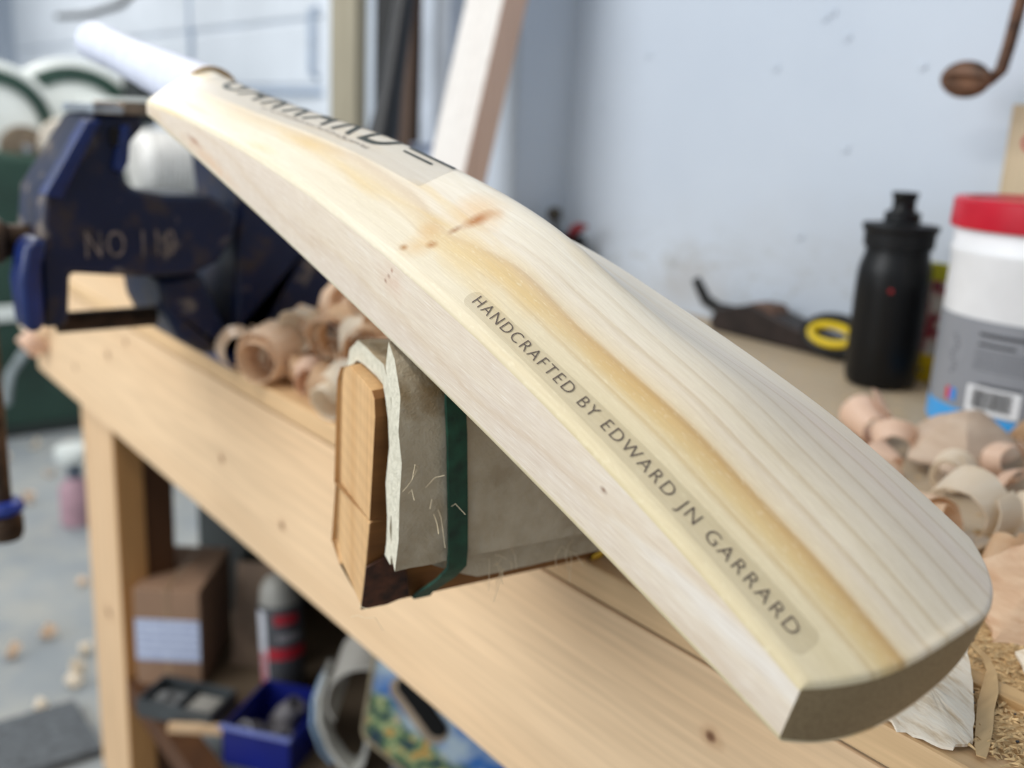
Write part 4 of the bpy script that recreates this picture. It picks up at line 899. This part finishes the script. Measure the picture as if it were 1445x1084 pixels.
# at the left end of the bench, hanging over
place(curl(.024, .03, 1.1, 71, grow=.3), 'curled_shaving', SHP, (-1.70, -.018, -.125), (.6, .4, .3), 'pinkish curl hanging at the far left end of the bench apron', None, ground=False)
place(curl(.018, .05, .8, 72, grow=.3), 'curled_shaving', SHB, (-1.66, -.020, -.07), (1.2, .2, .3), 'cream curl standing at the bench end below the vise jaw', None, ground=False)
# the right-hand heap
place(curl(.019, .042, 1.15, 81, grow=.35, cone=.3, th=.0012), 'curled_shaving', SHP, (-.462, .372, .001), (.15, -.4, .9), 'pink-edged curl with a brown hollow, half hidden behind the far blade edge', None)
place(curl(.0150, .020, 2.2, 83, grow=.35, cone=.1, th=.001, skew=.1), 'curled_shaving', SHB, (-.352, .312, .002), (.15, .1, .25), 'small cream coil lying behind the larger cream coil, beside the blade', None)
place(curl(.026, .030, 1.25, 84, grow=.3, cone=.15, th=.0012, skew=.1), 'curled_shaving', SHB, (-.292, .222, .001), (.25, .9, .25), 'large cream coil open towards the camera, nearest the blade corner', None)
place(curl(.022, .02, 1.2, 85, grow=.2, cone=.1), 'curled_shaving', SHC, (-.352, .445, .004), (.9, .1, 2.2), 'tan curl looped in front of the blue foot of the tub', None)
place(curl(.020, .016, .9, 86, grow=.2), 'curled_shaving', SHC, (-.310, .480, .004), (.5, .3, 1.2), 'tan strip arching beside the tub', None)
place(curl(.02, .022, 1.2, 87), 'curled_shaving', SHB, (-.262, .258, .002), (.7, .2, .5), 'cream curl at the right edge behind the pink slab', None)
for i, (x, y) in enumerate(((-.40, .30), (-.37, .25), (-.30, .31), (-.28, .36), (-.335, .36), (-.26, .30), (-.30, .20), (-.35, .21), (-.25, .19), (-.42, .35), (-.24, .24))):
    place(curl(rr.uniform(.012, .020), rr.uniform(.014, .026), rr.uniform(.7, 1.5), 120+i, grow=.4, cone=rr.uniform(-.3, .4)), 'curled_shaving', rr.choice((SHC, SHA, SHP)), (x, y, .001), (rr.uniform(-.6, .6), rr.uniform(-.5, .5), rr.uniform(0, 3.1)), 'small curl %s, in the heap between blade and tub' % ('behind the two cream coils', 'left of the large cream coil', 'beside the small cream coil', 'behind the tan loop', 'under the greyish flake', 'at the right edge beyond the coil', 'in front of the large coil', 'tucked under the blade edge', 'behind the pink slab', 'next to the brown-hollow curl', 'touching the pink slab')[i], 'shavings heaped right of the blade')
def slab(pts, th, name, mat, label, bend=None, cat='wood chip', sub=2, rag=.0006, seed=1):
    """a thick flake: outline (x,y,z) top, thickness th, ragged rim"""
    q = random.Random(seed); n_ = len(pts); c_ = Vector((0, 0, 0))
    for p in pts: c_ += Vector(p)/n_
    rings = [1.0, .8, .55, .28]; vs = []
    for k, r in enumerate(rings):
        for p in pts:
            v = c_+(Vector(p)-c_)*r
            if bend: v.z += bend*(1-r*r)
            if r == 1: v += Vector((q.uniform(-rag, rag), q.uniform(-rag, rag), q.uniform(-rag, rag)))
            else: v.z += q.uniform(-rag, rag)*.5
            vs.append(v)
    vs.append(c_+Vector((0, 0, bend or 0))); N = len(vs); bot = [v-Vector((0, 0, th)) for v in vs]; fs = []
    for k in range(len(rings)-1):
        for i in range(n_):
            j = (i+1) % n_; a = k*n_; fs.append((a+i, a+j, a+n_+j, a+n_+i)); fs.append((N+a+i, N+a+n_+i, N+a+n_+j, N+a+j))
    a = (len(rings)-1)*n_
    for i in range(n_):
        j = (i+1) % n_; fs.append((a+i, a+j, N-1)); fs.append((N+a+i, 2*N-1, N+a+j)); fs.append((i, N+i, N+j, j))
    o = MB().add(vs+bot, fs).build(name, mat, None, smooth=True, angle=35); return tag(o, label, cat)
def dense(pts, k=5):
    o = []
    for i in range(len(pts)):
        a, b = Vector(pts[i]), Vector(pts[(i+1) % len(pts)])
        for j in range(k): o.append(tuple(a.lerp(b, j/k)))
    return o
n = NT('pale_split_chip', .6, 0, .3); q = n.noise(n.mapped((60, 300, 60), rot=(0, 0, .75)), 1.0, 4.0, .6); n.color(n.ramp(q, [(.3, (206, 182, 150)), (.5, (240, 226, 206)), (.8, (248, 240, 226))])); n.bump(q, .0012, .8); CHW = n.m
n = NT('pink_split_slab', .65, 0, .3); q = n.noise(n.mapped((40, 40, 300)), 1.0, 4.0, .6); n.color(n.ramp(q, [(.3, (206, 164, 130)), (.7, (232, 200, 168))])); n.bump(q, .0015, .7); CHP = n.m
slab(dense([(-.218, .004, .008), (-.198, -.002, .0035), (-.176, .0045, .0030), (-.173, .016, .004), (-.184, .036, .009), (-.206, .066, .019), (-.228, .06, .021), (-.236, .022, .015)], 6), .0014, 'wood_chip', CHW, 'large white splintered wood chip just under the toe of the bat', bend=.0035, rag=.0008)
slab(dense([(-.252, .150, .022), (-.214, .112, .003), (-.196, .125, .004), (-.176, .150, .010), (-.200, .190, .032), (-.235, .185, .035)], 6), .0030, 'wood_slab', CHP, 'pinkish-brown split slab right of the toe', bend=.008, rag=.0015, seed=2)
slab(dense([(-.196, .098, .010), (-.172, .075, .004), (-.150, .085, .006), (-.150, .115, .012), (-.178, .112, .014)], 5), .0015, 'wood_chip', CHW, 'ragged cream chip at the right edge with loose fibres', bend=.004, rag=.0018, seed=3)
slab(dense([(-.398, .332, .012), (-.350, .330, .010), (-.342, .400, .020), (-.385, .430, .030), (-.425, .380, .022)], 5), .0016, 'wood_flake', SHG, 'broad greyish folded flake in front of the tub', bend=.026, rag=.002, seed=4)
# batten and thin strip
bt_ = MB().box((-.075, -.006, 0), (.10, .006, .0045), 0, Matrix.Translation((-.195, .066, .0008)) @ Matrix.Rotation(-.02, 4, 'Z') @ Matrix.Rotation(-.01, 4, 'Y'))
tag(bt_.build('thin_batten', pine('straw_batten', (212, 176, 126), (184, 142, 92), 0, 60, .5), bevel=.0006), 'thin straw-coloured batten lying in the sawdust right of the toe', 'offcut')
st = ribbon([(-.228, .082, .012), (-.219, .080, .0135), (-.210, .080, .0125), (-.201, .077, .0105), (-.194, .070, .0085), (-.188, .058, .0062), (-.183, .045, .0044), (-.176, .031, .0030), (-.169, .016, .0022), (-.166, .010, .0020)],
            [Vector((.0002, .0008, .0003))]*2+[Vector((.0005, .0012, .0003)), Vector((.0010, .0013, .0003)), Vector((.0020, .0011, 0)), Vector((.0036, .0008, 0)), Vector((.0036, .0008, 0)), Vector((.0034, .001, 0)), Vector((.0028, .0008, 0)), Vector((.0018, .0006, 0))], .0007)
tag(st.build('wood_strip', pine('straw_strip', (214, 184, 138), (182, 142, 94), 1, 90, .4), smooth=True), 'long thin curved strip of wood arching over the sawdust', 'wood strip')
# sawdust fibres
def dust(name, n_, region, mats, label, ln=(.002, .006), th=.00025, zs=(.0003, .0022), seed=5, flecks=0):
    q = random.Random(seed); m = MB()
    for i in range(n_):
        x, y = region(q); a = q.uniform(0, PI) if q.random() < .4 else q.gauss(.5, .5); l = q.uniform(*ln); h = q.uniform(*zs); dz = q.uniform(-.35, .5)*l*.5
        d_ = Vector((math.cos(a), math.sin(a), 0)); s_ = Vector((-math.sin(a), math.cos(a), 0))*q.uniform(.5, 1.6)*th*1.2; p = Vector((x, y, h)); b_ = Vector((0, 0, abs(dz)+.0002))
        m.add([p-d_*l/2-s_, p-d_*l/2+s_, p+b_+Vector((0, 0, th*2)), p+d_*l/2+s_, p+d_*l/2-s_, p+b_*.6-s_*2], [(0, 1, 2, 5), (5, 2, 3, 4)])
    for i in range(flecks):
        x, y = region(q); r = q.uniform(.0006, .0018); a0 = q.uniform(0, 6)
        pts = [(x+r*q.uniform(.5, 1.2)*math.cos(a0+k*1.256), y+r*q.uniform(.5, 1.2)*math.sin(a0+k*1.256), .0022) for k in range(5)]
        m.add(pts+[(a, b, .0026) for a, b, c_ in pts], [(0, 1, 2, 3, 4), (5, 6, 7, 8, 9)], 1)
    o = m.build(name, mats, None); tag(o, label, 'sawdust', None, 'stuff'); return o
FIB = plain('straw_sawdust', (214, 182, 134), .8, .14, 300); CHA = plain('charcoal_fleck', (44, 48, 54), .6)
def reg1(q):
    while True:
        x, y = q.uniform(-.30, -.10), q.uniform(.004, .26)
        d = y-.018-(x+.19)*-.05
        if d > 0 or q.random() < math.exp(d*160)*.25: return x, y
dust('sawdust', 9000, reg1, [FIB, CHA], 'straw-coloured sawdust with charcoal flecks on the bench right of the toe', ln=(.0025, .008), th=.0003, zs=(.0003, .003), flecks=200)
def reg2(q): return (q.uniform(-1.1, -.25), .03+abs(q.gauss(0, .2)) if q.random() < .6 else q.uniform(.03, .6))
dust('sawdust', 2500, reg2, [FIB, CHA], 'thin scatter of sawdust over the bench top behind the bat', seed=6)
# sawdust bed under the fibres
m = MB(); q = random.Random(9); vs = []; NX, NY = 40, 46
for i in range(NX+1):
    for j in range(NY+1):
        x = -.30+.20*i/NX; y = .008+.25*j/NY; e = min(1, max(0, (y-.008)/.03))*min(1, max(0, (x+.30)/.06))*min(1, max(0, (.258-y)/.10))*min(1, max(0, (-.10-x)/.05)); e += .25*math.sin(x*97+2*math.sin(y*61))*math.sin(y*83)
        vs.append((x, y, min(.0021, -.0012+max(0, e)*.0034)+(.0007*q.random() if e > .3 else 0)))
m.add(vs, [(i*(NY+1)+j, (i+1)*(NY+1)+j, (i+1)*(NY+1)+j+1, i*(NY+1)+j+1) for i in range(NX) for j in range(NY)])
nb = NT('sawdust_bed_tone', .9, 0, .1); q1 = nb.noise(n.mapped((1, 1, 1)) if False else None, 420, 3); nb.color(nb.ramp(q1, [(.3, (176, 138, 92)), (.7, (214, 182, 136))])).bump(q1, .002, .8)
tag(m.build('sawdust_bed', nb.m, None, smooth=True), 'shallow bed of fine sawdust on the bench right of the toe', 'sawdust', None, 'stuff')
# floor shavings
for i, (x, y) in enumerate(((-2.094, .057), (-1.919, .067), (-1.815, -.023), (-1.98, .10), (-2.3, .18), (-3.40, .33), (-3.30, .22), (-3.35, .42), (-3.1, .30), (-2.9, .20), (-2.05, -.02), (-1.87, .05))):
    place(curl(rr.uniform(.010, .018), rr.uniform(.014, .024), rr.uniform(.6, 1.2), 200+i), 'floor_shaving', rr.choice((SHB, SHA)), (x, y, -.849), (rr.uniform(-.6, .6), rr.uniform(-.5, .5), rr.uniform(0, 3.1)), 'small pale shaving on the floor, %s' % ('left of the bench leg at mid height', 'close beside the bench leg', 'between mat and bench leg', 'just beyond the bench leg', 'in the middle of the bare floor', 'against the green cabinet plinth', 'left of the plinth row', 'right end by the plinth', 'a step before the machine', 'beside the pink bottle', 'left of the leg near the mat', 'behind the mat corner')[i], 'shavings on the floor')
